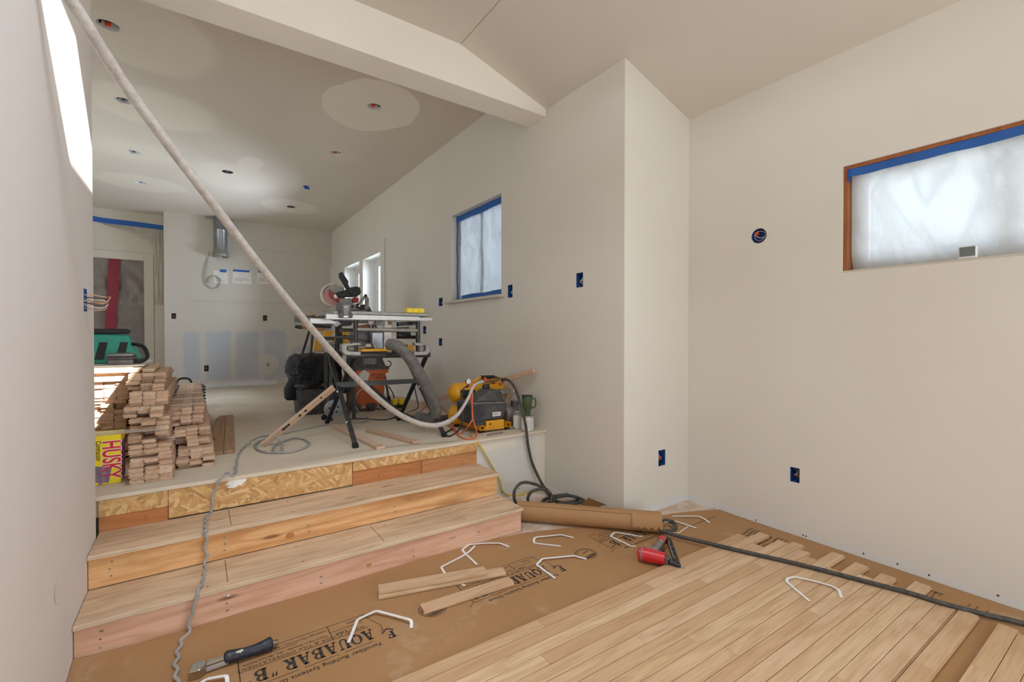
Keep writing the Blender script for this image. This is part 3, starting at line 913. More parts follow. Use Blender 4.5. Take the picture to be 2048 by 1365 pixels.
# the two kitchen windows
for i, a in enumerate((W2, W3)):
    mb = MB(); fx = XW + 0.17; t = 0.06
    for lo, hi in (((a[0], a[2]), (a[1], a[2] + t)), ((a[0], a[3] - t), (a[1], a[3])), ((a[0], a[2] + t), (a[0] + t, a[3] - t)), ((a[1] - t, a[2] + t), (a[1], a[3] - t))):
        mb.box((fx, *lo), (fx + 0.07, *hi), 0.004)
    t2 = 0.05; c = (a[0] + t, a[1] - t, a[2] + t, a[3] - t)
    for lo, hi in (((c[0], c[2]), (c[1], c[2] + t2)), ((c[0], c[3] - t2), (c[1], c[3])), ((c[0], c[2] + t2), (c[0] + t2, c[3] - t2)), ((c[1] - t2, c[2] + t2), (c[1], c[3] - t2))):
        mb.box((fx + 0.02, *lo), (fx + 0.055, *hi), 0.003)
    wo = struct(mb.build('window_%d' % (i + 3), M['vinyl'], origin=False))
    MB().box((fx + 0.036, c[0] + 0.02, c[2] + 0.02), (fx + 0.042, c[1] - 0.02, c[3] - 0.02)).build('window_pane', M['glass'], wo)
    mb = MB()
    for lo, hi in (((a[1] - 0.008, a[2]), (a[1], a[3])), ((a[0], a[3] - 0.008), (a[1], a[3])), ((a[0], a[2]), (a[1], a[2] + 0.012))):
        mb.box((XW - 0.034, *lo), (XW + 0.18, *hi), 0.001)
    mb.build('window_jamb', M['trim'], wo)

# ================================================================== stairs
ST = thing('staircase', 'two unfinished plywood and timber steps up to the raised floor', 'stairs', (0.63, 2.5, 0))
for yf, yb, z0, z1, mat in ((Y1, Y2, 0.0, Z1, 'fir_pink'), (Y2, Y3, Z1, Z2, 'fir')):
    t = MB().box((XL + 0.002, yf - 0.014, z1 - 0.018), (1.634, yb - 0.001, z1), 0.0015).build('tread', M['ply'], ST)
    mb = MB()
    for k in range(3):
        mb.box((XL + 0.002, yf - 0.0152, z1 - 0.0165 + k * 0.0055), (1.6345, yf - 0.013, z1 - 0.0135 + k * 0.0055))
    mb.build('tread_edge', M['ply_edge'], t)
    r = MB().box((XL + 0.002, yf, z0 + 0.001), (1.630, yf + 0.038, z1 - 0.0185), 0.002).build('riser', M[mat], ST)
    mb = MB()
    for px_, ys in ((-0.30, 3), (0.10, 3), (0.47, 2), (0.93, 2), (1.33, 2)):
        for k in range(ys):
            mb.cyl((px_ + rnd.uniform(-.01, .01), yf - 0.001, z0 + 0.04 + 0.03 * k), (px_ + rnd.uniform(-.01, .01), yf + 0.004, z0 + 0.04 + 0.03 * k), 0.0042, 8)
    mb.build('screw_head', M['steel'], r)['kind'] = 'stuff'
    mb = MB()
    for xq in (0.03, 0.4, 0.85, 1.25, 1.6):
        for yq in (yf + 0.03, yb - 0.06):
            mb.cyl((xq, yq, z1 - 0.003), (xq, yq, z1 + 0.0004), 0.004, 8)
    for xq in (0.128,) if z0 > 0.1 else (0.1, 0.78):
        mb.box((xq, yf + 0.02, z1 - 0.001), (xq + 0.0025, yb - 0.02, z1 + 0.0004))
    mb.build('screw_hole', M['seam'], t)['kind'] = 'stuff'
mb = MB(); mb.box((0.93, Y2 - 0.0012, Z1), (0.932, Y2, Z2 - 0.02))
c = on_y(580, 1072, Y2)
kn = MB()
for r_, q_ in ((0.021, 0.0004), (0.013, 0.0008)):
    kn.lathe([(r_, 0), (r_ * 0.9, q_)], 20, Matrix.Translation((c.x, Y2, c.z)) @ Matrix.Rotation(pi / 2, 4, 'X') @ Matrix.Diagonal((1, 0.7, 1, 1)))
kn.build('wood_knot', M['old_beam'], ST)
c = on_y(738, 1131, Y1); kn = MB()
kn.lathe([(0.014, 0), (0.012, 0.0006)], 20, Matrix.Translation((c.x, Y1, c.z)) @ Matrix.Rotation(pi / 2, 4, 'X') @ Matrix.Diagonal((1, 0.7, 1, 1)))
kn.build('wood_knot', M['old_beam2'], ST)

# ================================================================== laid floor
OAK_T = 0.019
PITCH_R = 0.0588
ANG = -0.0215


def plank_mesh(L, w=0.0566, t=OAK_T, seed=0):
    """tongue-and-groove board, length along local Y, resting on z = 0, centred"""
    q = w / 2
    prof = [(-q, 0), (q, 0), (q, t * .33), (q + .005, t * .33), (q + .005, t * .6), (q, t * .6), (q, t - .0006), (q - .0008, t), (-q + .0008, t), (-q, t - .0006), (-q, t * .6), (-q + .005, t * .6), (-q + .005, t * .33), (-q, t * .33)]
    k = len(prof); v = [(x, -L / 2, z) for x, z in prof] + [(x, L / 2, z) for x, z in prof]
    f = [list(range(k)), list(range(2 * k - 1, k - 1, -1))] + [[(i + 1) % k, i, k + i, k + (i + 1) % k] for i in range(k)]
    me = bpy.data.meshes.new('floorboard'); me.from_pydata(v, [], f)
    return me


CACHE = {}


def plank(name, mat, L, loc, rot, parent=None, bucket=True, tilt=(0, 0)):
    key = (mat, round(L, 3))
    me = CACHE.get(key)
    if me is None:
        me = plank_mesh(L); me.materials.append(M[mat]); CACHE[key] = me
    o = bpy.data.objects.new(name, me); COL.objects.link(o)
    p = Vector(loc)
    if parent is not None:
        o.parent = parent; p = p - WORLD_AT[parent.name]
    o.location = p
    o.rotation_euler = (tilt[0], tilt[1], rot)
    return o


tips = [(1476, 1068), (1519, 1065), (1505, 1087), (1556, 1080.5), (1582, 1083), (1596, 1098), (1607, 1111), (1661, 1103), (1652, 1134), (1707, 1124), (1716, 1148), (1759, 1146), (1773, 1167), (1827, 1162), (1838, 1194), (1872, 1206), (1911, 1216)]
joints = {0: [on_z(1074, 1240, OAK_T).x], 1: [on_z(1289, 1167, OAK_T).x], 3: [on_z(1396, 1159, OAK_T).x, on_z(925, 1365, OAK_T).x + .3], 4: [on_z(1503, 1126, OAK_T).x], 5: [on_z(1250, 1258, OAK_T).x],
          7: [on_z(1375, 1275, OAK_T).x], 9: [on_z(1438, 1290, OAK_T).x], 10: [on_z(1612, 1220, OAK_T).x], 12: [on_z(1750, 1229, OAK_T).x], 14: [on_z(1663, 1350, OAK_T).x], 16: [on_z(1823, 1322, OAK_T).x]}
LAID = MB().box((0.2, 0.6, 0.0006), (0.3, 0.7, 0.001)).build('floor_boards', M['kraft'], origin=False)
LAID['kind'] = 'structure'
d0 = Vector((cos(ANG), sin(ANG), 0))
for r in range(17):
    y_at0 = 1.513 - PITCH_R * (r + 0.5) / cos(ANG)
    xt = on_z(*tips[r], OAK_T).x
    cuts = [-0.36 - rnd.uniform(0, 0.3)] + sorted(x for x in joints.get(r, [rnd.uniform(0.3, 1.0)]) if -0.2 < x < xt - 0.1) + [xt]
    extra = 0.0 if r < 16 else -0.008
    for i in range(len(cuts) - 1):
        L = cuts[i + 1] - cuts[i] - 0.0012; xm = (cuts[i] + cuts[i + 1]) / 2
        plank('floor_plank', 'oak', L / cos(ANG), (xm, y_at0 + math.tan(ANG) * xm + extra, 0.001), ANG - pi / 2, LAID)
# boards racked beyond the gap, not fastened yet
g0 = on_z(1996, 1247, OAK_T); g1 = on_z(1916, 1365, OAK_T); ga = math.atan2(g0.y - g1.y, g0.x - g1.x)
gd = Vector((cos(ga), sin(ga), 0)); gn = Vector((sin(ga), -cos(ga), 0))
for r, (t0, t1, lab) in enumerate(((0.0, -0.42, 'pale loose floorboard lying alone beyond the gap, short front piece'), (-0.4212, -1.5, 'loose floorboard beyond the gap, end to end behind the short piece'),
                                   (-0.03, -1.2, 'loose floorboard lying second beyond the gap'), (-0.02, -1.3, 'loose floorboard lying third beyond the gap'))):
    row = (0, 0, 1, 2)[r]
    c = g0 + gd * (t0 + t1) / 2 + gn * (PITCH_R * (row + 0.5)); c.z = 0.001
    tag(plank('floorboard', 'oak', abs(t1 - t0), c, ga - pi / 2), lab, 'floorboard')

# ================================================================== kraft underlay
import mathutils.noise as mnoise
top = [(-0.376, 2.247, 0.026), (-0.32, 2.25, 0.02), (-0.2, 2.253, 0.012), (-0.05, 2.2545, 0.010), (0.2, 2.254, 0.012), (0.45, 2.2545, 0.008), (0.7, 2.254, 0.010), (0.95, 2.2545, 0.013), (1.2, 2.254, 0.008), (1.42, 2.25, 0.005), (1.62, 2.22, 0.003), (1.80, 2.16, 0.0015), (2.05, 2.07, 0.0015), (2.35, 1.96, 0.0015), (2.62, 1.90, 0.0015), (2.80, 1.83, 0.0015), (2.9435, 1.745, 0.004)]
mb = MB(); NV = 26; v = []
for (x, y, z) in top:
    for j in range(NV + 1):
        t = j / NV; yy = y + (-1.2 - y) * t
        lift = z * max(0, 1 - t * 26) + 0.0014
        if x > 2.93:
            lift += 0.003
        v.append((x, yy, lift))
mb.add(v, [[i * (NV + 1) + j, (i + 1) * (NV + 1) + j, (i + 1) * (NV + 1) + j + 1, i * (NV + 1) + j + 1] for i in range(len(top) - 1) for j in range(NV)])
KRAFT = tag(mb.build('kraft_paper', M['kraft'], smooth=True), 'brown kraft underlay sheet with black print, spread over the lower floor', 'underlay paper')
KZ = 0.0022


def strokes(body, at, u, v, h, mat, parent, wscale=0.8, gap=0.12):
    """slab-letter print made of flat strips"""
    u = Vector(u).normalized(); vv = Vector(v).normalized(); mb = MB(); x = 0.0

    def seg(x0, y0, x1, y1, w):
        d = Vector((x1 - x0, y1 - y0)); L = d.length; d /= L; n = Vector((-d.y, d.x)) * w / 2
        c = [Vector((x0, y0)) + n, Vector((x1, y1)) + n, Vector((x1, y1)) - n, Vector((x0, y0)) - n]
        mb.add([Vector(at) + u * ((x + q.x) * h * wscale) + vv * (q.y * h) for q in c], [[0, 1, 2, 3]])

    def arc(cx, cy, rx, ry, a0, a1, w0, w1):
        n = 12
        ring = []
        for i in range(n + 1):
            t = a0 + (a1 - a0) * i / n; w = w0 + (w1 - w0) * abs(cos(t))
            ring.append((cx + (rx - w / 2) * cos(t), cy + (ry - w0 / 2) * sin(t), cx + (rx + w / 2) * cos(t), cy + (ry + w0 / 2) * sin(t)))
        for p, q in zip(ring, ring[1:]):
            mb.add([Vector(at) + u * ((x + a) * h * wscale) + vv * (b * h) for a, b in ((p[0], p[1]), (p[2], p[3]), (q[2], q[3]), (q[0], q[1]))], [[0, 1, 2, 3]])
    for ch in body:
        adv = 0.95
        if ch == 'A':
            seg(.14, 0, .42, 1, .1); seg(.76, 0, .48, 1, .22); seg(.22, .33, .66, .33, .09); seg(0, .05, .3, .05, .1); seg(.55, .05, .95, .05, .1); seg(.2, .95, .56, .95, .1)
        elif ch == 'Q':
            arc(.45, .5, .36, .46, 0, 2 * pi, .09, .24); seg(.42, .2, .8, -.2, .13)
        elif ch == 'U':
            seg(.22, .3, .22, 1, .24); seg(.72, .3, .72, 1, .1); arc(.47, .3, .25, .26, pi, 2 * pi, .1, .16); seg(.02, .95, .42, .95, .1); seg(.56, .95, .9, .95, .1)
        elif ch == 'B':
            seg(.24, 0, .24, 1, .26); arc(.42, .74, .3, .22, -pi / 2, pi / 2, .09, .2); arc(.44, .27, .36, .23, -pi / 2, pi / 2, .09, .22); seg(.02, .95, .45, .95, .1); seg(.02, .05, .45, .05, .1); seg(.3, .5, .46, .5, .08)
        elif ch == 'R':
            seg(.24, 0, .24, 1, .26); arc(.42, .73, .3, .23, -pi / 2, pi / 2, .09, .2); seg(.02, .95, .45, .95, .1); seg(.02, .05, .46, .05, .1); seg(.3, .5, .46, .5, .08); seg(.45, .5, .72, .05, .22); seg(.6, .05, .95, .05, .1)
        elif ch == 'F':
            seg(.24, 0, .24, 1, .26); seg(.02, .05, .46, .05, .1); seg(.02, .93, .8, .93, .13); seg(.3, .52, .64, .52, .12); seg(.76, .7, .76, .95, .1); seg(.62, .4, .62, .64, .1)
        elif ch in '<>':
            for q in (0.06, 0.3):
                if ch == '<':
                    seg(q + .05, .8, q + .13, 1.0, .13); seg(q + .08, .84, q + .02, .68, .07)
                else:
                    seg(q + .12, 1.0, q + .04, .8, .13); seg(q + .08, .84, q + .14, .66, .07)
            adv = 0.6
        elif ch == ' ':
            adv = 0.3
        x += adv + gap
    return mb


def printed_block(x0, full=True):
    """one print repeat; x0 is the world x of its open end, text runs towards -x with its head towards -y"""
    U, V = Vector((-1, 0, 0)), Vector((0, -1, 0))
    ink = MB()

    def line(ax, ay, bx, by, w=0.0022):
        a, b = Vector((x0 - ax, 1.70 + ay, KZ)), Vector((x0 - bx, 1.70 + by, KZ)); d = (b - a).normalized(); n = Vector((-d.y, d.x, 0)) * w / 2
        ink.add([a + n, b + n, b - n, a - n], [[0, 1, 2, 3]])
    # frame with a pointed end, rules between the lines
    line(0.497, 0.066, 0.497, 0.262, 0.0035); line(0.497, 0.262, 0.04, 0.262); line(0.04, 0.262, 0.005, 0.245); line(0.04, 0.262, -0.005, 0.15); line(-0.005, 0.15, -0.002, 0.105); line(-0.002, 0.12, 0.008, 0.105)
    line(0.497, 0.066, 0.32, 0.066); line(0.30, 0.066, 0.18, 0.066); line(0.16, 0.066, 0.05, 0.066)
    line(0.497, 0.166, 0.3, 0.166); line(0.29, 0.166, 0.04, 0.166); line(0.497, 0.225, 0.30, 0.225); line(0.18, 0.166, 0.18, 0.262, 0.003); line(0.18, 0.215, 0.05, 0.215)
    line(0.497, 0.07, 0.53, 0.045)
    mb = strokes('AQUABAR <B>', Vector((x0 - 0.035, 1.70 + 0.148, KZ)), U, V, 0.066, 'ink', KRAFT, 0.70, 0.07)
    mb.add(ink.v, ink.f)
    mb2 = strokes('F', Vector((x0 + 0.036, 1.70 + 0.088, KZ)), U, V, 0.044, 'ink', KRAFT, 0.85)
    mb.add(mb2.v, mb2.f)
    a = Vector((x0 + 0.036, 1.70 + 0.094, KZ))
    mb.add([a + Vector((0.006, 0, 0)), a + Vector((-0.02, 0.022, 0)), a + Vector((-0.048, 0, 0)), a + Vector((-0.042, -0.005, 0)), a + Vector((-0.02, 0.014, 0)), a + Vector((0.0, -0.005, 0))], [[0, 1, 4, 5], [1, 2, 3, 4]])
    mb.build('print', M['ink'], KRAFT, recalc=False)['kind'] = 'stuff'
    T = lambda s, ax, ay, sz, b=0.0, sp=1.0: words(s, M['ink'], (x0 - ax, 1.70 + ay, KZ), U, V, sz, KRAFT, 'print', b, 0, sp)
    T('Fortifiber Building Systems Group', 0.03, 0.046, 0.027, 0.012, 1.08)
    T('WOOD FLOOR & TILE UNDERLAYMENT', 0.05, 0.186, 0.021, 0.0, 1.25)
    T('Class II Vapor Retarder - IRC, IBC and NWFA', 0.19, 0.207, 0.0155, 0, 1.0)
    T('Cleavage Membrane - ANSI A118', 0.19, 0.243, 0.0165, 0, 1.1)
    T('USA', 0.12, 0.199, 0.024, 0.01); T('MADE', 0.06, 0.246, 0.018)


X_A = 0.613
for k in range(3):
    printed_block(X_A + 0.9 * k)
mb = MB()


def flat(px0, px1, w=0.004):
    a, b = on_z(*px0, KZ), on_z(*px1, KZ); d = (b - a).normalized(); n = Vector((-d.y, d.x, 0)) * w / 2
    mb.add([a + n, b + n, b - n, a - n], [[0, 1, 2, 3]])


for s in (((135, 1358), (262, 1322)), ((468, 1257), (560, 1224)), ((560, 1224), (640, 1198)), ((640, 1198), (757, 1167)), ((875, 1131), (960, 1106)), ((960, 1106), (1062, 1077)), ((1385, 1051), (1440, 1030)), ((1745, 1105), (1750, 1095))):
    flat(*s)
mb.build('print', M['ink'], KRAFT, recalc=False)['kind'] = 'stuff'
for c in (on_z(865, 1218, KZ), on_z(1172, 1108, KZ)):
    mb = MB()
    for r_ in (0.062, 0.052):
        n = 36
        for i in range(n):
            a0, a1 = 2 * pi * i / n, 2 * pi * (i + 1) / n
            mb.add([c + Vector((cos(t) * q, sin(t) * q * 0.95, 0)) for t, q in ((a0, r_), (a1, r_), (a1, r_ - 0.003), (a0, r_ - 0.003))], [[0, 1, 2, 3]])
    mb.build('print', M['ink'], KRAFT, recalc=False)['kind'] = 'stuff'
    words('PASSED', M['ink'], c + Vector((0.042, -0.012, 0)), (-1, -0.25, 0), (0.25, -1, 0), 0.026, KRAFT, 'print', 0.02, 0, 0.9)
    words('TESTED', M['ink'], c + Vector((0.030, 0.026, 0)), (-1, -0.25, 0), (0.25, -1, 0), 0.014, KRAFT, 'print')
    words('WATER', M['ink'], c + Vector((0.030, -0.030, 0)), (-1, -0.25, 0), (0.25, -1, 0), 0.014, KRAFT, 'print')
# print running along the wall strip
pa, pb = on_z(1880, 1192, KZ), on_z(1932, 1174, KZ)
u = (pb - pa).normalized(); vv = Vector((-u.y, u.x, 0))
m_ = strokes('AQU', pa, u, vv, 0.062, 'ink', KRAFT, 0.55, 0.05); m_.build('print', M['ink'], KRAFT, recalc=False)['kind'] = 'stuff'
pa, pb = on_z(1515, 1092, KZ), on_z(1568, 1062, KZ); u = (pb - pa).normalized(); vv = Vector((-u.y, u.x, 0))
strokes('AQUABAR', pa, u, vv, 0.06, 'ink', KRAFT, 0.45, 0.05).build('print', M['ink'], KRAFT, recalc=False)['kind'] = 'stuff'
mb = MB()
for off in (0.085, 0.105, 0.13, -0.03, -0.05, -0.075):
    pts = [pa + u * (0.03 * i - 0.02) + vv * (off + 0.006 * sin(i * 1.2)) for i in range(9)]
    for p, q in zip(pts, pts[1:]):
        mb.add([p + vv * 0.003, q + vv * 0.003, q - vv * 0.003, p - vv * 0.003], [[0, 1, 2, 3]])
for px_, py_, qx, qy in ((1935, 1214, 1962, 1192), (1950, 1219, 1978, 1199), (1968, 1228, 2001, 1205), (1862, 1198, 1880, 1170)):
    flat((px_, py_), (qx, qy), 0.003)
mb.build('print', M['ink'], KRAFT, recalc=False)['kind'] = 'stuff'
pa, pb = on_z(1873, 1345, KZ), on_z(1905, 1305, KZ); u = (pb - pa).normalized(); vv = Vector((-u.y, u.x, 0))
words('and NWFA - IRC, IBC, ASTM', M['ink'], pa, u, vv, 0.016, KRAFT, 'print', 0, 0, 1.2)
# ================================================================== electrical boxes and ceiling cans
def ebox(mp, u0, u1, v0, v1, label, kind='blue', wires='nut', group=None):
    """open plastic box set into a wall opening; mp(u, v, w), w into the wall"""
    c = mp((u0 + u1) / 2, v0, 0.0)
    t = thing('electrical_box', label, 'electrical box', c, group)
    mb = MB(); e = 0.0015
    for q in (((u0, v0), (u1, v0)), ((u1, v0), (u1, v1)), ((u1, v1), (u0, v1)), ((u0, v1), (u0, v0))):
        mb.add([mp(*q[0], -e), mp(*q[1], -e), mp(*q[1], 0.06), mp(*q[0], 0.06)], [[0, 1, 2, 3]])
    mb.add([mp(u0, v0, 0.06), mp(u1, v0, 0.06), mp(u1, v1, 0.06), mp(u0, v1, 0.06)], [[0, 1, 2, 3]])
    mb.build('back_box', M['blue_box' if kind == 'blue' else 'black'], t)
    uc = (u0 + u1) / 2; dv = v1 - v0; du = u1 - u0
    mb = MB()
    mb.box(mp(u0 + du * .35, v0 + 0.004, -0.001), mp(u1 - du * .35, v0 + 0.012, 0.012)); mb.box(mp(u0 + du * .35, v1 - 0.012, -0.001), mp(u1 - du * .35, v1 - 0.004, 0.012))
    mb.build('screw_tab', M['blue_ink' if kind == 'blue' else 'rubber'], t)['kind'] = 'stuff'
    if wires:
        k = MB()
        for s in (-0.2, 0.05, 0.25):
            k.tube(spline([mp(uc + s * du * 0.4, v0 + dv * 0.15, 0.055), mp(uc + s * du, v0 + dv * 0.4, 0.02), mp(uc - s * du * .5, v0 + dv * 0.62, 0.03), mp(uc + s * du * .6, v0 + dv * .8, 0.05)], 5), 0.0028, 6)
        k.build('wire', M['wire_white' if wires != 'copper' else 'wire'], t, True)
    if wires == 'nut':
        MB().lathe([(0.006, 0), (0.008, 0.01), (0.004, 0.026)], 10, Matrix.Translation(mp(uc, v0 + dv * 0.35, 0.02)) @ Matrix.Rotation(0.5, 4, 'X')).build('wire_connector', M['marker_red'], t)
    return t


fr = lambda u, v, w: Vector((XR + w, u, v))
ft = lambda u, v, w: Vector((u, YR + w, v))
fl = lambda u, v, w: Vector((XW + w, u, v))
fn_ = lambda u, v, w: Vector((XL - w, u, v))
fb = lambda u, v, w: Vector((u, YB + w, v))
ebox(fr, *hole_r[0][:4], 'double-width electrical box full of wires, low on the wide cream wall', 'blue', 'copper')
ebox(ft, *hole_t[0][:4], 'blue outlet box with red connector on the narrow return wall', 'blue', 'nut')
for h, lab in zip(hole_l, ('blue switch box alone on the long wall, between tall window and corner', 'blue switch box just beside the sill of the tall window', 'small blue switch box on the far side of the tall window',
                           'blue box showing just past the table saw rail end', 'lower blue box below the small far switch box')):
    ebox(fl, *h[:4], lab, 'blue', 'white')
for h, lab in zip(hole_b, ('black outlet box at counter height beside the alcove corner of the kitchen wall', 'black outlet box at counter height in the middle of the kitchen wall', 'black outlet box low among the bare grey patches')):
    ebox(fb, *h[:4], lab, 'black', 'copper')
lb = ebox(fn_, *LBOX, 'tall blue switch box with looped wires hanging out, end of the near wall', 'blue', None)
for k in range(4):
    c = Vector((XL, 2.545, 1.345 + 0.012 * (k - 1.5)))
    r_ = 0.020 + 0.004 * k
    pts = [c + Vector((-0.03, 0, 0)), c + Vector((0.01, 0.006, 0.008)), c + Vector((0.03 + r_, 0.015 * (k - 1), 0.014 - 0.004 * k)), c + Vector((0.045 + r_, 0.01, -0.008 + 0.003 * k)), c + Vector((0.025 + r_, -0.012, -0.02 - 0.003 * k)), c + Vector((0.0, -0.01, -0.012))]
    MB().tube(spline(pts, 6), 0.0022, 6).build('wire', M[('wire', 'wire_white', 'hose_black', 'wire')[k]], lb, True)
# round box
RC = (1.492, 1.838)
t = thing('electrical_box', 'round blue electrical box with a coiled wire on the wide cream wall', 'electrical box', (XR, RC[0], RC[1] - 0.05))
RM = Matrix.Translation((XR - 0.001, RC[0], RC[1])) @ Matrix.Rotation(pi / 2, 4, 'Y')
MB().lathe([(0.0465, 0.0), (0.0465, 0.05), (0.001, 0.05)], 28, RM, False).build('back_box', M['blue_box'], t)
MB().tube([RM @ Vector((0.031 * cos(a), 0.034 * sin(a), 0.014 + 0.008 * sin(2 * a))) for a in [2 * pi * i / 22 for i in range(22)]], 0.0024, 6, True).build('wire', M['wire'], t, True)
MB().tube(spline([RM @ Vector(p) for p in ((-0.04, 0.02, 0.03), (-0.01, 0.03, 0.012), (0.012, -0.01, 0.02), (0.0, -0.075, -0.004))], 6), 0.002, 6).build('wire', M['wire_white'], t, True)
MB().box((XR + 0.012, RC[0] + 0.012, RC[1] + 0.01), (XR + 0.03, RC[0] + 0.036, RC[1] + 0.03), 0.003).build('wire_connector', M['marker_red'], t)

labs = ('largest recessed can with orange connector, beside the hose at the ceiling edge', 'second recessed can along the near row, beside the hose', 'third recessed can along the near row, pale and empty', 'last recessed can of the near row, above the alcove',
        'recessed can in a pale patch near the middle of the ceiling', 'recessed can with blue tape hanging out, over the saws', 'small last recessed can of the far row, above the kitchen wall', 'recessed can with an orange connector, second of the far row', 'recessed can inside the big round pale patch')
for i, (p, lab) in enumerate(zip(LAMPS, labs)):
    t = thing('recessed_light', lab, 'ceiling light', (p.x, p.y, ZC))
    T0 = Matrix.Translation((p.x, p.y, ZC))
    MB().lathe([(0.063, -0.001), (0.0625, 0.09), (0.001, 0.09)], 28, T0, False).build('housing', M['galv' if i in (4, 6) else 'vinyl'], t, True)
    mb = MB()
    for a in (0.4, 2.5, 4.6):
        mb.bar(p + Vector((0.055 * cos(a), 0.055 * sin(a), 0.02)), p + Vector((0.055 * cos(a), 0.055 * sin(a), 0.075)), 0.012, 0.004)
    mb.box((p.x - 0.03, p.y - 0.004, ZC + 0.03), (p.x + 0.035, p.y + 0.012, ZC + 0.05))
    mb.build('clip', M['black'], t)
    MB().box((p.x - 0.02, p.y + 0.016, ZC + 0.008), (p.x + 0.012, p.y + 0.034, ZC + 0.05), 0.005).build('connector', M['blue_box' if i == 5 else ('marker_red' if i in (0, 7, 8) else 'grey_plastic')], t)
p = LAMPS[5]
MB().ribbon([p + Vector((-0.03, 0, 0.02)), p + Vector((-0.02, -0.01, -0.02)), p + Vector((0.03, -0.012, -0.015))], 0.04, 0.001, (0, 1, 0)).build('masking_tape', M['tape'], bpy.data.objects['recessed_light.005'])

# ================================================================== kitchen back wall
p0 = on_y(441, 437, YB - 0.12)
DX, DYY = p0.x, YB - 0.115
t = thing('duct_pipe', 'galvanised metal vent pipe hanging from the kitchen ceiling', 'duct', (DX, DYY, ZC))
MB().lathe([(0.099, 0), (0.099, -0.22), (0.1015, -0.225), (0.1015, -0.235), (0.099, -0.24), (0.099, -0.555)], 32, Matrix.Translation((DX, DYY, ZC)), False).build('pipe', M['galv'], t, True)
MB().lathe([(0.100, -0.55), (0.103, -0.57), (0.122, -0.655), (0.126, -0.66), (0.126, -0.705), (0.120, -0.71), (0.118, -0.66)], 32, Matrix.Translation((DX, DYY, ZC)), False).build('flare', M['cast'], t, True)
mb = MB()
for s in (-0.05, 0.0, 0.05, 0.1):
    mb.bar((DX + s, DYY - 0.06, ZC - 0.70), (DX + s, DYY - 0.06, ZC - 0.76 - 0.03 * (s == 0)), 0.006, 0.003)
mb.build('strap', M['steel'], t)
MB().box((DX - 0.22, DYY + 0.02, ZC - 0.05), (DX - 0.09, DYY + 0.045, ZC - 0.02), 0.002).box((DX + 0.09, DYY + 0.05, ZC - 0.06), (DX + 0.12, DYY + 0.09, ZC - 0.01), 0.002).build('bracket', M['galv'], t)

q = [on_y(x, y, YB - 0.02) for x, y in ((419, 503), (412, 535), (410, 560), (416, 573), (428, 577), (438, 572), (440, 560), (430, 552), (420, 556), (416, 566))]
q[0].y = YB
tag(MB().tube(spline(q, 8), 0.0085, 8).build('wall_cable', M['cable_grey'], smooth=True), 'grey cable hanging in a loop from the kitchen wall', 'cable')
for (x0, y0, x1, y1, tx0, tx1, lab) in ((427, 541, 456, 568, 440, 453, 'white paper sheet under a short tape, beside the looped cable'), (465, 541, 503, 569, 466, 499, 'white paper sheet under a long blue tape on the kitchen wall'), (514, 542, 543, 569, 516, 526, 'white paper sheet half behind the dangling hose')):
    a, b = on_y(x0, y0, YB - 0.004), on_y(x1, y1, YB - 0.004)
    t = thing('paper_sheet', lab, 'paper', ((a.x + b.x) / 2, YB, b.z))
    MB().box((a.x, YB - 0.004, b.z), (b.x, YB - 0.002, a.z)).build('sheet', M['paper'], t)
    mb = MB()
    for i in range(3):
        z = b.z + (a.z - b.z) * (0.2 + 0.1 * i); mb.box((a.x + 0.03, YB - 0.0048, z), (a.x + rnd.uniform(0.5, 0.9) * (b.x - a.x), YB - 0.004, z + 0.006))
    mb.build('print', M['grey_plastic'], t)['kind'] = 'stuff'
    c, d = on_y(tx0, y0 - 2, YB - 0.006), on_y(tx1, y0 + 4.5, YB - 0.006)
    MB().box((c.x, YB - 0.0065, d.z), (d.x, YB - 0.0045, c.z)).build('masking_tape', M['tape'], t)
c = on_y(538, 730, YB - 0.03)
t = thing('pipe_stub', 'brass pipe stub poking from the round pale patch', 'pipe', (c.x, YB, c.z))
MB().cyl((c.x, YB, c.z), (c.x - 0.03, YB - 0.14, c.z - 0.01), 0.012, 10).build('pipe', M['brass'], t, True)
MB().cyl((c.x - 0.028, YB - 0.10, c.z - 0.03), (c.x - 0.028, YB - 0.10, c.z + 0.04), 0.02, 10).build('valve', M['cast'], t, True)

# alcove: plastic-covered doorway, tape and drooping film
mb = film_sheet(lambda u, v, w: (u, YD + 0.05 + w, v), DOOR[0], DOOR[1] + 0.005, 0.26, DOOR[3], 0.05, 21.0, 30, 50)
DP = tag(mb.build('door_plastic', M['film_dark'], smooth=True), 'dark wrinkled plastic sheet closing the alcove doorway', 'plastic sheet')
pts = [on_y(x, y, YD + 0.03) for x, y in ((229, 515), (227, 560), (224, 610), (221, 660), (217, 720))]
tag(MB().ribbon(spline(pts, 4), 0.145, 0.004, (0, -1, 0)).build('zipper_strip', M['zip_red']), 'dark red zipper strip running down the doorway plastic', 'zipper')
pts = [on_y(x, y, YD - 0.006) for x, y in ((170, 434), (205, 441), (250, 446), (290, 451), (326, 456))]
tag(MB().ribbon(pts, 0.085, 0.002, (0, -1, 0)).build('masking_tape', M['tape']), 'blue masking tape running across the alcove wall above the door', 'tape')
top_ = spline([on_y(x, y, YD - 0.01) for x, y in ((205, 447), (250, 451), (290, 456), (325, 460))], 8)
low_ = spline([on_y(x, y, YD - 0.03) for x, y in ((206, 449), (262, 466), (296, 488), (309, 505))], 8)
mb = MB(); nw = 10; v = []
for a, b in zip(top_, low_):
    for j in range(nw + 1):
        p = a.lerp(b, j / nw); p.y -= 0.03 * abs(sin(j * 1.3 + a.x * 9)) * sin(pi * j / nw); v.append(p)
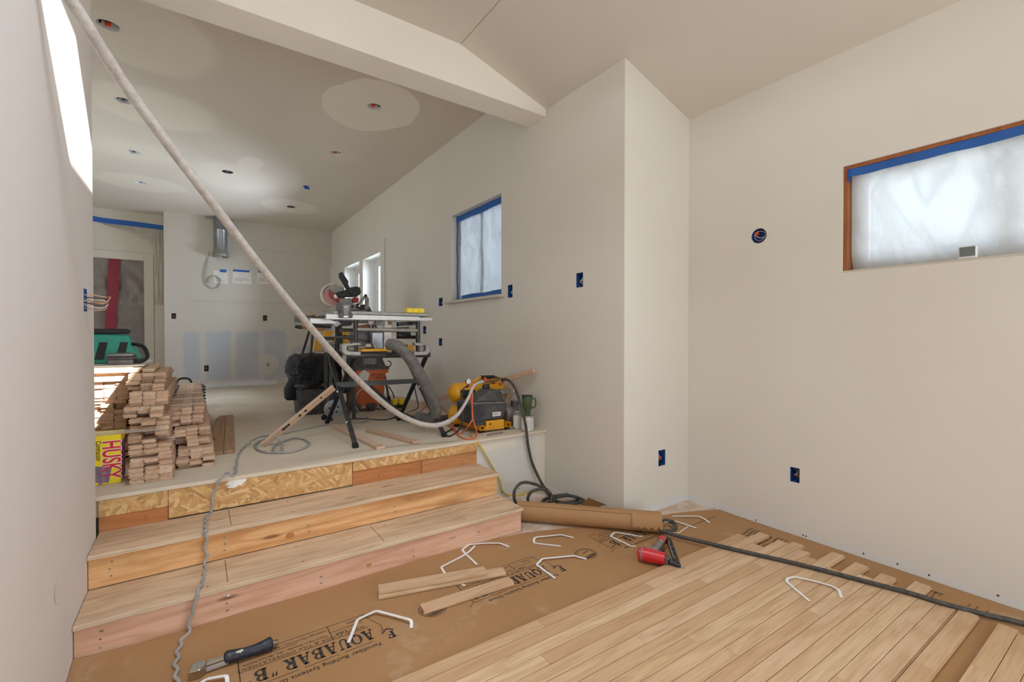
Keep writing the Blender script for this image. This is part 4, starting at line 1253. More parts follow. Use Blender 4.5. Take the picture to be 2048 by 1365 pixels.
mb.add(v, [[i * (nw + 1) + j, (i + 1) * (nw + 1) + j, (i + 1) * (nw + 1) + j + 1, i * (nw + 1) + j + 1] for i in range(len(top_) - 1) for j in range(nw)])
mb.sheet(lambda i, j: on_y(308 + 16 * i, 460 + 150 * j, YD - 0.03 - 0.03 * abs(sin(i * 7 + j * 2))), 6, 16)
tag(mb.build('drooping_film', M['film_pale'], smooth=True), 'pale plastic film drooping from the alcove tape into the corner', 'plastic sheet')

# ================================================================== floorboard stacks
ORD = ('bottom second third fourth fifth sixth seventh eighth ninth tenth eleventh twelfth thirteenth fourteenth fifteenth sixteenth seventeenth eighteenth nineteenth twentieth '
       'twenty-first twenty-second twenty-third twenty-fourth twenty-fifth twenty-sixth').split()
CNAME = {3: ('near-wall column', 'middle column', 'open-floor column')}


def stack(cols, x0, rows, label, group, seed, mat='oak_raw', w=0.0585):
    """cols boards side by side per course; rows = list of (z, front_y, spread, length, count)"""
    r_ = random.Random(seed); made = []
    for (z, fy, spread, L, n, dx) in rows:
        for k in range(n):
            for c in range(cols):
                y = fy + r_.uniform(-spread, spread); ln = round(L + r_.choice((-0.2, -0.1, 0, 0.1)), 2)
                o = plank('floorboard', mat, ln, (x0 + dx + w * (c + 0.5) + r_.uniform(-.001, .001), y + ln / 2, z + 0.0192 * k), r_.uniform(-.004, .004))
                o.rotation_euler.x = -math.atan(SLOPE) if z < 0.6 else -0.012
                o.location.z += -0.0132 * ln if z < 0.6 else -0.006 * ln
                course = len(made) // cols
                tag(o, '%s, %s course up, %s' % (label, ORD[course], CNAME[cols][c]), 'floorboard', group); made.append(o)
    return made


zA = zf(2.94)
stack(3, -0.284, [(zA, 2.94, 0.012, 1.5, 4, 0.0), (zA + 0.077, 2.985, 0.03, 1.5, 2, -0.004), (zA + 0.1155, 3.03, 0.03, 1.4, 3, -0.010)],
      'oak floorboard in the low stack beside the yellow carton', 'boards of the low stack beside the carton', 3)
stack(3, -0.335, [(zA + 0.175, 3.16, 0.10, 1.3, 6, 0.03), (zA + 0.292, 3.26, 0.06, 1.3, 3, 0.0), (zA + 0.35, 3.29, 0.012, 1.3, 4, 0.022), (zA + 0.427, 3.42, 0.08, 1.1, 3, 0.0), (zA + 0.485, 3.45, 0.05, 1.0, 2, 0.005)],
      'oak floorboard in the tall middle stack', 'boards of the tall middle stack', 4)
for i, (x, L, lab) in enumerate(((-0.315, 0.62, 'pale oak board on top of the tall middle stack, beside the sunlit lumber'), (-0.245, 0.66, 'pale oak board on top of the tall middle stack, inner one'))):
    tag(plank('floorboard', 'oak_raw', L, (x, 3.52 + L / 2, zA + 0.5255), 0.0), lab, 'floorboard')
zB = zf(3.2)
stack(3, -0.098, [(zB, 3.17, 0.05, 1.9, 3, 0.0), (zB + 0.0576, 3.22, 0.012, 1.9, 2, 0.0)],
      'oak floorboard in the low outer stack', 'boards of the low stack by the open floor', 5)
stack(3, -0.150, [(zB + 0.0965, 3.36, 0.07, 1.9, 5, 0.035), (zB + 0.1925, 3.5, 0.03, 2.0, 3, 0.0), (zB + 0.25, 3.58, 0.06, 2.1, 2, 0.006)],
      'oak floorboard in the strapped bundle', 'boards of the strapped bundle', 6)
zC_ = zf(3.75)
stack(3, -0.5425, [(zC_, 3.62, 0.10, 1.2, 6, 0.02), (zC_ + 0.1155, 3.70, 0.09, 1.2, 4, 0.03), (zC_ + 0.193, 3.70, 0.02, 1.2, 6, 0.0), (zC_ + 0.309, 3.70, 0.08, 1.2, 3, 0.0), (zC_ + 0.367, 3.72, 0.01, 1.2, 6, 0.01)],
      'oak floorboard in the stack under the green bag', 'boards of the stack under the green bag', 7)
z0 = zC_ + 0.4835
for (dz, h, y0, lab) in ((0.0, 0.032, 3.70, 'thick pale lumber plank on the sunlit stack, lower of two'), (0.052, 0.034, 3.70, 'thick pale lumber plank on the sunlit stack, directly under the white board')):
    tag(MB().box((-0.80, y0, z0 + dz), (-0.335, y0 + 0.14, z0 + dz + h), 0.002).build('lumber_plank', M['pale_lumber']), lab, 'plank')
tag(MB().box((-0.80, 3.84, z0 + 0.001), (-0.335, 4.9, z0 + 0.080), 0.002).build('lumber_plank', M['pale_lumber']), 'thick pale lumber beam behind the two front planks under the white board', 'plank')
tag(MB().box((-0.78, 3.735, z0 + 0.033), (-0.36, 3.83, z0 + 0.051)).build('wood_spacer', M['oak_raw']), 'wood spacer between the two thick pale planks', 'plank')
zt = z0 + 0.0875
tag(MB().box((-0.80, 3.74, zt), (-0.28, 4.5, zt + 0.010), 0.001).build('white_board', M['trim']), 'thin white board lying under the green bag', 'board')
zt += 0.0105
# thin straps round the bundles
ORD2 = ('nearest', 'second', 'third', 'farthest')
for (ys, x0, x1, zt_, lab) in (((3.75, 4.1, 4.5, 5.0), -0.147, 0.032, zB + 0.25 + 0.0384 + 0.003, 'thin clear strap around the top of the strapped bundle'), ((3.2,), -0.296, -0.115, zA + 0.1155 + 0.0576 + 0.001, 'thin clear strap over the low stack beside the carton')):
    for yi, y in enumerate(ys):
        zz = zt_ - 0.006 * 0
        tag(MB().ribbon([(x0 - 0.003, y, zz - 0.05), (x0 - 0.003, y, zz), (x1 + 0.006, y, zz), (x1 + 0.007, y, zz - 0.02)], 0.0035, 0.0006, (0, 1, 0)).build('bundle_strap', M['label_white']), lab if len(ys) == 1 else ORD2[yi] + ' ' + lab, 'strap')

# offcuts lying on the floor beside the stacks
a, b = on_f(447, 909), on_f(452, 830)
L = 1.9; d = math.atan2(b.y - a.y, b.x - a.x)
for k, off, lab in ((0, -0.03, 'long weathered floorboard lying flat beside the stacks, near one of a pair'), (1, 0.03, 'long weathered floorboard lying flat beside the stacks, touching the first')):
    o = plank('floorboard', 'oak_dusty', L, (a.x + off + cos(d) * L / 2, a.y + L / 2 * sin(d), zf(a.y + L / 2) + 0.001), d - pi / 2); o.rotation_euler.x = -math.atan(SLOPE)
    tag(o, lab, 'floorboard')
for (p, q, lab, lift) in ((on_f(428, 878), on_f(402, 830), 'short offcut leaning between the stacks and the long flat boards', 0.02), (on_f(431, 880), on_f(438, 846), 'smallest offcut resting against the long flat boards', 0.025)):
    p.z += 0.012; q.z += lift + 0.012
    tag(MB().bar(p, q, 0.05, 0.019, 0.001).build('wood_offcut', M['oak_dusty']), lab, 'offcut')
c = on_f(405, 816); c2 = on_y(409, 770, c.y)
t = thing('tool_case', 'black tool case with loop handle, hidden behind the strapped bundle', 'case', (c.x - 0.16, c.y + 0.08, c.z))
MB().box((c.x - 0.36, c.y, c.z), (c.x + 0.02, c.y + 0.16, c2.z), 0.012).build('body', M['dark_grey'], t)
mb = MB()
for k in range(5):
    mb.box((c.x + 0.012, c.y - 0.012, c2.z - 0.03 - 0.035 * k), (c.x + 0.034, c.y + 0.01, c2.z - 0.012 - 0.035 * k), 0.003)
mb.build('latch', M['black'], t)
h = [on_y(x, y, c.y + 0.05) for x, y in ((352, 772), (356, 761), (368, 757), (380, 760), (384, 772))]
MB().tube(spline(h, 6), 0.012, 8).build('handle', M['black'], t, True)

# ================================================================== yellow carton
BX0, BX1, BY0, BY1 = -0.62, -0.322, 3.032, 3.19
bz0 = zf(BY0); bz1 = on_y(243, 869, BY0).z
t = thing('trash_bag_carton', 'yellow carton of trash bags with big red lettering, on the platform by the near wall', 'carton', ((BX0 + BX1) / 2, (BY0 + BY1) / 2, bz0))
MB().box((BX0, BY0, bz0), (BX1, BY1, bz1), 0.003).build('carton', M['box_yellow'], t)
mb = MB(); zz = bz1
mb.add([(BX0, BY0, zz), (BX1, BY0 + 0.005, zz + 0.002), (BX1 + 0.19, BY0 + 0.02, zz - 0.002), (BX1 + 0.15, BY0 + 0.05, zz + 0.006), (BX1, BY0 + 0.08, zz + 0.010), (BX0, BY0 + 0.08, zz + 0.01)], [[0, 1, 4, 5], [1, 2, 3, 4]])
mb.build('open_flap', M['film_pale'], t)
MB().box((BX1 - 0.001, BY0 + 0.01, bz0 + 0.01), (BX1 + 0.0012, BY1 - 0.005, bz1 - 0.04), 0).build('side_print', M['purple'], t)
D, Rr, HS = (0, 0, -1), (1, 0, 0), 0.62
hx = on_y(206, 900, BY0).x
words('HUSKY', M['box_white'], (hx, BY0 - 0.001, bz1 - 0.026), D, Rr, 0.098, t, 'lettering_outline', 0.05, 0, 1.0, HS)
words('HUSKY', M['box_red'], (hx, BY0 - 0.002, bz1 - 0.026), D, Rr, 0.098, t, 'lettering', 0.022, 0, 1.0, HS)
words('Contractor', M['ink'], (hx - 0.026, BY0 - 0.001, bz1 - 0.024), D, Rr, 0.030, t, 'lettering', 0.012, 0, 1.0, 0.72)
words('Clean-Up Bags', M['ink'], (hx - 0.054, BY0 - 0.001, bz1 - 0.024), D, Rr, 0.030, t, 'lettering', 0.012, 0, 1.0, 0.72)
lm = Matrix.Translation((on_y(205, 945, BY0).x, BY0 - 0.001, bz0 + 0.052)) @ Matrix.Rotation(0.16, 4, 'Y')
MB().box((-0.035, -0.0006, -0.04), (0.03, 0.0004, 0.04), 0, lm).build('label', M['grey_plastic'], t)
for s, dx in (('DEFINES', 0.006), ('TOUGHER', -0.022)):
    words(s, M['purple'], lm @ Vector((dx, -0.0012, 0.036)), D, Rr, 0.022, t, 'lettering', 0.02, 0, 0.8)

# ================================================================== green bag and grey case on the stack
gy = 4.02; gx0, gx1 = -0.80, -0.315
t = thing('tool_bag', 'green canvas tool bag with black straps on the sunlit stack', 'bag', ((gx0 + gx1) / 2, gy + 0.12, zt))
prof = [(gx0, 0.0), (gx1, 0.0), (gx1 - 0.02, 0.05), (gx1 - 0.075, 0.19), (gx0 + 0.19, 0.20), (gx0 + 0.03, 0.07)]
mb = MB(); v = []; n = len(prof)
for yy, inset in ((gy, 0.0), (gy + 0.24, 0.0)):
    for x, z in prof:
        v.append((x, yy + (0.06 * z / 0.2 if yy == gy else -0.06 * z / 0.2), zt + 0.002 + z))
mb.add(v, [list(range(n)), list(range(2 * n - 1, n - 1, -1))] + [[(i + 1) % n, i, n + i, n + (i + 1) % n] for i in range(n)])
o = mb.build('body', M['green'], t); bv = o.modifiers.new('bevel', 'BEVEL'); bv.width = 0.012; bv.segments = 2
mb = MB().box((gx0 + 0.17, gy + 0.045, zt + 0.198), (gx1 - 0.07, gy + 0.19, zt + 0.232), 0.014).build('top_band', M['black'], t)
mb = MB().box((gx1 - 0.13, gy - 0.012, zt), (gx1 + 0.005, gy + 0.2, zt + 0.028), 0.01); mb.build('base', M['dark_grey'], t)
for k, xs in enumerate((gx0 + 0.245, gx1 - 0.135)):
    MB().add([(xs, gy - 0.004, zt + 0.03), (xs + 0.045, gy - 0.004, zt + 0.03), (xs + 0.062, gy + 0.038, zt + 0.142), (xs + 0.02, gy + 0.038, zt + 0.142), (xs, gy + 0.004, zt + 0.03), (xs + 0.045, gy + 0.004, zt + 0.03), (xs + 0.062, gy + 0.046, zt + 0.142), (xs + 0.02, gy + 0.046, zt + 0.142)], [[0, 1, 2, 3], [4, 7, 6, 5], [0, 4, 5, 1], [1, 5, 6, 2], [2, 6, 7, 3], [3, 7, 4, 0]]).build('strap', M['black'], t)
MB().tube(spline([(gx0 + 0.10, gy - 0.001, zt + 0.01), (gx0 + 0.105, gy + 0.015, zt + 0.07), (gx0 + 0.15, gy + 0.045, zt + 0.16), (gx0 + 0.185, gy + 0.055, zt + 0.2)], 5), 0.004, 6).build('piping', M['black'], t)
MB().tube(spline([(gx1 - 0.05, gy + 0.02, zt + 0.13), (gx1 + 0.012, gy - 0.01, zt + 0.11), (gx1 + 0.035, gy - 0.05, zt + 0.045), (gx1 + 0.01, gy - 0.09, zt + 0.014), (gx1 - 0.03, gy - 0.10, zt + 0.014)], 6), 0.012, 8).build('shoulder_strap', M['black'], t, True)
p0, p1 = on_y(215, 727, 3.9), on_y(271, 706, 3.9)
t = thing('parts_case', 'flat grey plastic parts case in front of the green bag', 'case', ((p0.x + p1.x) / 2, 3.88, zt))
MB().box((p0.x + 0.01, 3.82, zt), (p1.x - 0.008, 3.99, zt + 0.032), 0.005).build('body', M['grey_plastic'], t)
MB().box((p0.x - 0.002, 3.815, zt + 0.0325), (p1.x, 3.995, zt + 0.050), 0.006).build('lid', M['dark_grey'], t)
MB().box((p0.x + 0.006, 3.82, zt + 0.0505), (p1.x - 0.004, 3.99, zt + 0.072), 0.006).build('tray', M['galv'], t)
# ================================================================== helpers for machines
def side(pix, y, depth, mb=None, back=0.0):
    """a plate standing in a plane of constant y, outline measured there, depth metres thick away from the room"""
    mb = mb or MB()
    pts = [on_y(px, py, y) for px, py in pix]; n = len(pts)
    v = pts + [Vector((p.x, y + depth, p.z)) for p in pts]
    return mb.add(v, [list(range(n)), list(range(2 * n - 1, n - 1, -1))] + [[(i + 1) % n, i, n + i, n + (i + 1) % n] for i in range(n)])


def bevel(o, w=0.004, seg=2):
    m = o.modifiers.new('bevel', 'BEVEL'); m.width = w; m.segments = seg; m.limit_method = 'ANGLE'; return o


def loft(secs, n=28, e=4.0, jitter=None, cap=True):
    """rounded-square sections (cx, cy, z, hx, hy)"""
    mb = MB(); v = []
    for k, (cx, cy, z, hx, hy) in enumerate(secs):
        for j in range(n):
            a = 2 * pi * j / n; c, s = cos(a), sin(a)
            q = (abs(c) ** e + abs(s) ** e) ** (-1 / e)
            p = Vector((cx + hx * q * c, cy + hy * q * s, z))
            if jitter:
                p = jitter(p, k, a)
            v.append(p)
    f = [[i * n + j, i * n + (j + 1) % n, (i + 1) * n + (j + 1) % n, (i + 1) * n + j] for i in range(len(secs) - 1) for j in range(n)]
    if cap:
        f += [list(range(n))[::-1], [(len(secs) - 1) * n + j for j in range(n)]]
    return mb.add(v, f)


def D(px, py, depth):                 # a point at a measured distance along the lens axis
    return EYE + ray(px, py) * (depth / FPX)


def zpx(ox, oy, k, pts):
    return [(ox + x / k, oy + y / k) for x, y in pts]


# ================================================================== table saw on its folding stand
FY = 3.27
t = thing('table_saw', 'portable table saw with long silver rail on a black folding stand', 'saw', (1.17, 3.55, zf(3.55)))
side([(652.7, 628.5), (839, 634), (839, 641.5), (652.7, 638.5)], FY, 0.035).build('front_rail', M['alu'], t)
mb = MB(); a, b = on_y(654, 639, FY), on_y(838, 643, FY)
for i in range(60):
    x = a.x + (b.x - a.x) * i / 59; mb.box((x - 0.0022, FY + 0.004, a.z - 0.004), (x + 0.0022, FY + 0.02, a.z + 0.002))
mb.build('rack_teeth', M['cast'], t)['kind'] = 'stuff'
side([(839, 636), (864.5, 636.5), (864.5, 641.5), (839, 641.5)], FY + 0.012, 0.03).build('rail_extension', M['alu'], t)
side([(620.5, 637), (653, 638), (672, 644), (672, 647.5), (621, 647)], FY + 0.10, 0.04).build('rear_rail', M['alu'], t)
a, b = on_y(667, 623, FY + 0.03), on_y(862, 636, FY + 0.03)
MB().box((a.x, FY + 0.036, 1.352), (b.x, FY + 0.62, 1.378), 0.004).build('table_top', M['cast'], t)
o = side(zpx(615, 540, 13.653, [(905, 900), (930, 880), (1190, 880), (1205, 950), (1200, 1160), (1240, 1210), (1240, 1310), (890, 1310), (890, 1200), (930, 1160), (905, 1100)]), FY - 0.035, 0.12).build('fence_head', M['dark_grey'], t); bevel(o, 0.006)
o = side(zpx(615, 540, 13.653, [(960, 960), (1160, 960), (1130, 1240), (990, 1240)]), FY - 0.045, 0.02).build('fence_lever', M['grey_plastic'], t); bevel(o, 0.004)
side(zpx(615, 540, 13.653, [(1010, 1010), (1090, 1010), (1090, 1028), (1010, 1028)]), FY - 0.047, 0.004).build('lever_mark', M['label_white'], t)
side(zpx(615, 540, 13.653, [(990, 1255), (1115, 1255), (1115, 1300), (990, 1300)]), FY - 0.038, 0.004).build('rail_clip', M['steel'], t)
for X in (0.929, 1.402):
    for y in (FY + 0.03, FY + 0.55):
        MB().cyl((X, y, 1.335), (X, y, 1.05), 0.017, 14).build('cage_post', M['black_steel'], t, True)
for y in (FY + 0.03, FY + 0.55):
    MB().tube([(0.93, y, 1.248), (1.40, y, 1.242)], 0.015, 14).build('cage_bar', M['cast'], t, True)
for X in (0.929, 1.402):
    MB().tube([(X, FY + 0.03, 1.19), (X, FY + 0.55, 1.19)], 0.014, 12).build('cage_bar', M['black_steel'], t, True)
for y in (FY - 0.01, FY + 0.58):
    MB().tube([(0.86, y, 1.062), (1.48, y, 1.056)], 0.020, 16).build('stand_rail', M['black_steel'], t, True)
for y in (FY - 0.03, FY + 0.55):
    for (pts, sgn) in (([(829, 686), (845, 686), (846, 689), (858, 689), (861, 695), (860, 705), (853, 711.5), (828, 712), (828, 704), (850, 703), (852, 699), (851, 692), (838, 692.5), (829, 691)], 1),
                       ([(722, 686), (707, 685.5), (704, 688), (686, 688), (683.5, 693), (684, 704), (690, 711), (722, 712), (722, 704), (697, 703), (694, 699), (695, 693), (708, 692), (722, 691)], -1)):
        dx = on_y(700, 690, FY - 0.03).x
        mbb = side(pts, FY - 0.03, 0.05)
        mbb.v = [p + Vector((0, y - (FY - 0.03), 0)) for p in mbb.v]
        bp = mbb.build('corner_bumper', M['cast'], t); bevel(bp, 0.005)
        c = [(838, 694), (850, 694), (850, 702), (838, 702)] if sgn > 0 else [(697, 694), (710, 694), (710, 702), (697, 702)]
        mm = MB()
        for k in range(3):
            q = on_y(c[0][0], c[0][1] + 3 * k, FY - 0.03); q2 = on_y(c[1][0], c[0][1] + 3 * k, FY - 0.03)
            mm.box((q.x, y + 0.008, q.z - 0.006), (q2.x, y + 0.03, q.z), 0.001)
        mm.build('bumper_rib', M['grey_plastic'], bp)
o = side([(743, 663), (768, 663), (768, 700), (749, 700), (744, 685)], FY + 0.10, 0.22).build('dust_chute', M['galv'], t); bevel(o, 0.012, 3)
side([(714, 664), (743, 664), (746, 685), (750, 694), (718, 694), (713, 680)], FY + 0.2, 0.2).build('blade_shroud', M['grey_plastic'], t)
side([(713, 677), (740, 681), (741, 687), (713, 682)], FY + 0.19, 0.012).build('shroud_brace', M['dark_grey'], t)
side([(734, 688), (746, 688), (750, 695), (732, 695)], FY + 0.15, 0.08).build('shroud_window', M['label_white'], t)
side([(768.5, 641), (783, 641), (783, 702), (768.5, 702)], FY + 0.09, 0.02).build('mount_plate', M['label_white'], t)
side([(783.3, 641), (793, 641), (793, 692), (783.3, 692)], FY + 0.10, 0.10).build('motor_mount', M['cast'], t)
side([(776, 641), (784, 641), (784, 650), (776, 650)], FY + 0.085, 0.01).build('mount_latch', M['oak_dusty'], t)
p0, p1 = on_y(793, 670, FY + 0.16), on_y(820, 670, FY + 0.16)
MB().lathe([(0.026, 0), (0.027, 0.01), (0.027, p1.x - p0.x - 0.012), (0.020, p1.x - p0.x)], 18, Matrix.Translation(p0) @ Matrix.Rotation(pi / 2, 4, 'Y')).build('motor', M['black'], t, True)
side([(796, 645), (829, 643), (836, 646), (836, 650), (797, 653)], FY + 0.12, 0.06).build('guard_bracket', M['black'], t)
side([(795, 655), (818, 654), (818, 657), (795, 657.5)], FY + 0.10, 0.04).build('guard_bracket', M['dark_grey'], t)
c = on_y(741.5, 645.5, FY + 0.03)
MB().lathe([(0.016, 0), (0.024, 0.004), (0.024, 0.012), (0.010, 0.02)], 14, Matrix.Translation(c) @ Matrix.Rotation(pi / 2, 4, 'X')).build('height_wheel', M['cast'], t, True)
MB().tube([c, c + Vector((-0.02, 0.0, -0.035))], 0.006, 8).build('wheel_crank', M['black'], t)
side([(751, 643), (770, 643), (770, 652), (751, 651.5)], FY + 0.05, 0.03).build('switch_box', M['grey_plastic'], t)
side([(719, 652), (742, 648), (742, 656), (719, 656)], FY + 0.14, 0.05).build('trunnion', M['old_beam'], t)
side([(672, 641), (706, 643), (702, 652), (668, 650)], FY + 0.16, 0.3).build('table_underside', M['hose_dark'], t)
side([(664, 644), (675, 642), (682, 648), (674, 654), (667, 652)], FY + 0.12, 0.05).build('motor_cover', M['cast'], t)
MB().box((0.98, FY + 0.06, 1.085), (1.20, FY + 0.42, 1.105), 0.003).build('base_tray', M['yellow'], t)
o = side([(802, 690), (815, 688), (817, 692), (827, 691), (829, 703), (812, 703.5), (804, 697)], FY + 0.12, 0.14).build('base_block', M['yellow'], t); bevel(o, 0.006)
side([(806, 689.5), (815, 690), (816, 697), (814, 697), (813, 691.5), (806, 691)], FY + 0.105, 0.014).build('block_slot', M['black'], t)
# folding legs
def leg(p, q, mat, name='leg', w=0.030, th=0.024):
    o = MB().bar(p, q, th, w, 0.003, (1, 0, 0)).build(name, M[mat], t); d = (Vector(q) - Vector(p)).normalized()
    MB().bar(Vector(p) - d * 0.004, Vector(p) + d * 0.035, th + 0.006, w + 0.006, 0.004, (1, 0, 0)).build('leg_cap', M['rubber'], o)
    return o


A0 = on_f(712, 896, 0.002); leg(A0, (A0.x, 3.79, 1.03), 'black_steel')
B0 = on_f(655, 846, 0.004); B0.x = 0.95; leg(B0, (0.95, 3.42, 1.045), 'rubber')
C0 = on_f(890, 874, 0.002); leg(C0, (C0.x, 3.83, 1.035), 'black_steel')
D0 = on_f(797, 840, 0.004); leg(D0, (1.50, 3.36, 1.045), 'rubber')
side([(674, 765.5), (841, 758), (841, 766.5), (674, 776)], 3.52, 0.03).build('cross_brace', M['black_steel'], t)
mb = MB()
for p in ((0.85, 3.52, 0.79), (0.852, 3.28, 0.60), (1.485, 3.5, 0.79), (1.483, 3.30, 0.60)):
    mb.cyl(Vector(p) - Vector((0, 0.02, 0)), Vector(p) - Vector((0, 0.035, 0)), 0.008, 10)
mb.build('pivot_bolt', M['steel'], t)
# wheel of the stand
c = on_y(667, 818, 4.30)
w = thing('stand_wheel', 'grey spoked wheel standing behind the front leg of the table saw', 'wheel', (c.x, c.y, zf(4.3)))
WM = Matrix.Translation(c) @ Matrix.Rotation(pi / 2 + 0.05, 4, 'X')
MB().lathe([(0.060, -0.016), (0.078, -0.014), (0.083, 0.0), (0.078, 0.014), (0.060, 0.016)], 30, WM, False).build('tyre', M['hub'], w, True)
MB().lathe([(0.012, 0.012), (0.062, 0.008), (0.062, -0.010), (0.012, -0.012)], 30, WM).build('disc', M['hub'], w, True)
mb = MB()
for k in range(5):
    a = 2 * pi * k / 5 + 0.4
    mb.lathe([(0.011, 0.0105), (0.009, 0.0135)], 10, WM @ Matrix.Translation((0.038 * cos(a), 0.038 * sin(a), 0)))
mb.build('disc_hole', M['black'], w)
MB().lathe([(0.011, 0.012), (0.009, 0.02)], 12, WM).build('axle_cap', M['steel'], w)
c2 = on_f(648, 841); MB().lathe([(0.02, -0.012), (0.026, 0), (0.02, 0.012)], 16, Matrix.Translation(c2 + Vector((0, 0, 0.026))) @ Matrix.Rotation(pi / 2, 4, 'X')).build('caster', M['rubber'], w, True)
q = [on_y(x, y, 4.35) for x, y in ((655, 812), (660, 780), (664, 765))]; MB().tube(q, 0.018, 10).build('fork', M['dark_grey'], w, True)

# yellow power strip lying on the table
p0, p1 = on_y(813, 629.5, FY + 0.05), on_y(848, 621.5, FY + 0.05)
s = thing('power_strip', 'yellow double power outlet lying on the table saw top', 'power strip', ((p0.x + p1.x) / 2, FY + 0.07, 1.378))
h = 0.036
MB().box((p0.x, FY + 0.04, 1.3785), (p1.x, FY + 0.09, 1.3785 + h), 0.004).build('housing', M['yellow2'], s)
for k in (0.34, 0.70):
    x = p0.x + (p1.x - p0.x) * k
    fc = MB().lathe([(0.017, 0), (0.016, 0.0025)], 18, Matrix.Translation((x, FY + 0.04, 1.3785 + h / 2)) @ Matrix.Rotation(pi / 2, 4, 'X')).build('socket', M['yellow2'], s)
    mb = MB()
    for dx, dz in ((-0.006, 0.004), (0.006, 0.004), (0.0, -0.008)):
        mb.box((x + dx - 0.0016, FY + 0.0365, 1.3785 + h / 2 + dz - 0.003), (x + dx + 0.0016, FY + 0.038, 1.3785 + h / 2 + dz + 0.003))
    mb.build('socket_slot', M['black'], fc)

# ================================================================== mitre saw and the yellow stand under it
MY = 5.6
Zp = lambda pts: zpx(615, 540, 13.653, pts)
t = thing('mitre_saw', 'mitre saw with raised dark handle and dusty red blade, behind the table saw', 'saw', (1.5, MY + 0.1, on_y(690, 640, MY).z))
c = on_y(665.7, 590.5, MY + 0.06)
BM = Matrix.Translation(c) @ Matrix.Rotation(pi / 2, 4, 'X')
MB().lathe([(0.138, -0.022), (0.138, 0.022), (0.122, 0.026), (0.122, -0.026)], 36, BM, False).build('blade_guard', M['label_white'], t, True)
MB().lathe([(0.127, -0.002), (0.127, 0.002)], 48, BM).build('blade', M['pink_blade'], t)
side(Zp([(430, 640), (560, 430), (760, 385), (1000, 500), (1000, 560), (760, 640), (640, 600), (600, 520)]), MY + 0.03, 0.05).build('upper_guard', M['cast'], t)
side(Zp([(640, 555), (700, 660), (710, 770), (880, 790), (915, 870), (870, 915), (800, 830), (670, 780), (615, 690)]), MY + 0.015, 0.02).build('guard_link', M['red'], t)
o = side(Zp([(750, 640), (1080, 540), (1180, 480), (1330, 450), (1430, 470), (1475, 600), (1440, 680), (1340, 730), (830, 750)]), MY - 0.03, 0.11).build('motor_housing', M['black'], t); bevel(o, 0.012, 3)
o = side(Zp([(875, 110), (905, 60), (960, 60), (1130, 320), (1110, 375), (1170, 500), (1250, 700), (1190, 700), (1080, 540), (1010, 400), (880, 200)]), MY - 0.04, 0.06).build('handle', M['black'], t); bevel(o, 0.012, 3)
side(Zp([(715, 680), (760, 650), (830, 750), (760, 790), (715, 740)]), MY - 0.02, 0.05).build('arbor', M['steel'], t)
side(Zp([(430, 1085), (900, 935), (900, 1150), (500, 1200), (430, 1130)]), MY - 0.10, 0.04).build('fence', M['cast'], t)
o = side(Zp([(880, 790), (1180, 770), (1240, 930), (1400, 960), (1400, 1110), (880, 1110)]), MY - 0.02, 0.16).build('turret', M['cast'], t); bevel(o, 0.008)
o = side(Zp([(480, 1200), (900, 1140), (1560, 1100), (1760, 1170), (1760, 1215), (480, 1240)]), MY - 0.14, 0.42).build('base', M['cast'], t); bevel(o, 0.006)
o = side(Zp([(1210, 830), (1300, 740), (1420, 790), (1400, 880), (1280, 910)]), MY + 0.04, 0.08).build('motor_cap', M['red'], t); bevel(o, 0.006)
side(Zp([(1385, 920), (1545, 720), (1590, 760), (1440, 960)]), MY - 0.02, 0.025).build('link_arm', M['cast'], t)
side(Zp([(1560, 690), (1610, 670), (1680, 800), (1670, 1080), (1580, 1080), (1590, 800)]), MY - 0.03, 0.03).build('link_arm', M['cast'], t)
mb = MB()
for q in ((1590, 705), (1370, 955), (1630, 1140), (1370, 1020), (1220, 1000)):
    p = on_y(*Zp([q])[0], MY - 0.035); mb.lathe([(0.018, 0), (0.014, 0.012)], 14, Matrix.Translation(p) @ Matrix.Rotation(pi / 2, 4, 'X'))
mb.build('pivot_knob', M['black'], t)
side(Zp([(1480, 960), (1560, 940), (1560, 1100), (1690, 1000), (1780, 1170), (1560, 1170), (1420, 1100)]), MY + 0.06, 0.08).build('dust_port', M['dark_grey'], t)

bz = on_y(690, 631.2, MY).z
t = thing('saw_stand', 'yellow and black folding stand carrying the mitre saw', 'stand', (1.35, MY + 0.1, zf(MY)))
MB().box((0.90, MY - 0.03, bz - 0.09), (2.0, MY + 0.05, bz - 0.012), 0.006).build('beam', M['grey_plastic'], t)
for x in (1.12, 1.72):
    MB().box((x - 0.05, MY - 0.12, bz - 0.012), (x + 0.05, MY + 0.24, bz + 0.0), 0.003).build('mount_bracket', M['yellow'], t)
for (x, dx, y, dy) in ((1.1, -0.12, MY, -0.2), (1.1, -0.12, MY, 0.95), (1.8, 0.12, MY, -0.2), (1.8, 0.10, MY, 0.5)):
    yf_ = y + dy
    q = Vector((x + dx, yf_, zf(yf_) + 0.02))
    lg = MB().tube([(x, y + (0.03 if dy > 0 else -0.03), bz - 0.06), q], 0.014, 10).build('leg', M['black_steel'], t, True)
    dd = (q - Vector((x, y, bz - 0.06))).normalized()
    MB().tube([q - dd * 0.05, q + Vector((0, 0, -0.018))], 0.022, 10).build('leg_foot', M['rubber'], lg)
o = side([(632, 673), (650, 673), (652, 703), (627, 703)], MY - 0.06, 0.06).build('end_bracket', M['yellow'], t); bevel(o, 0.006)
PYY = 4.42
t = thing('tool_stand', 'yellow planer on a black stand seen between the saw and the bin', 'planer', (1.12, PYY + 0.1, zf(PYY)))
side([(648.5, 662), (670, 663.5), (661, 672), (647, 674)], PYY, 0.05).build('side_panel', M['yellow'], t)
side([(672, 652), (676, 652), (676, 669), (672, 669)], PYY, 0.03).build('column', M['yellow'], t)
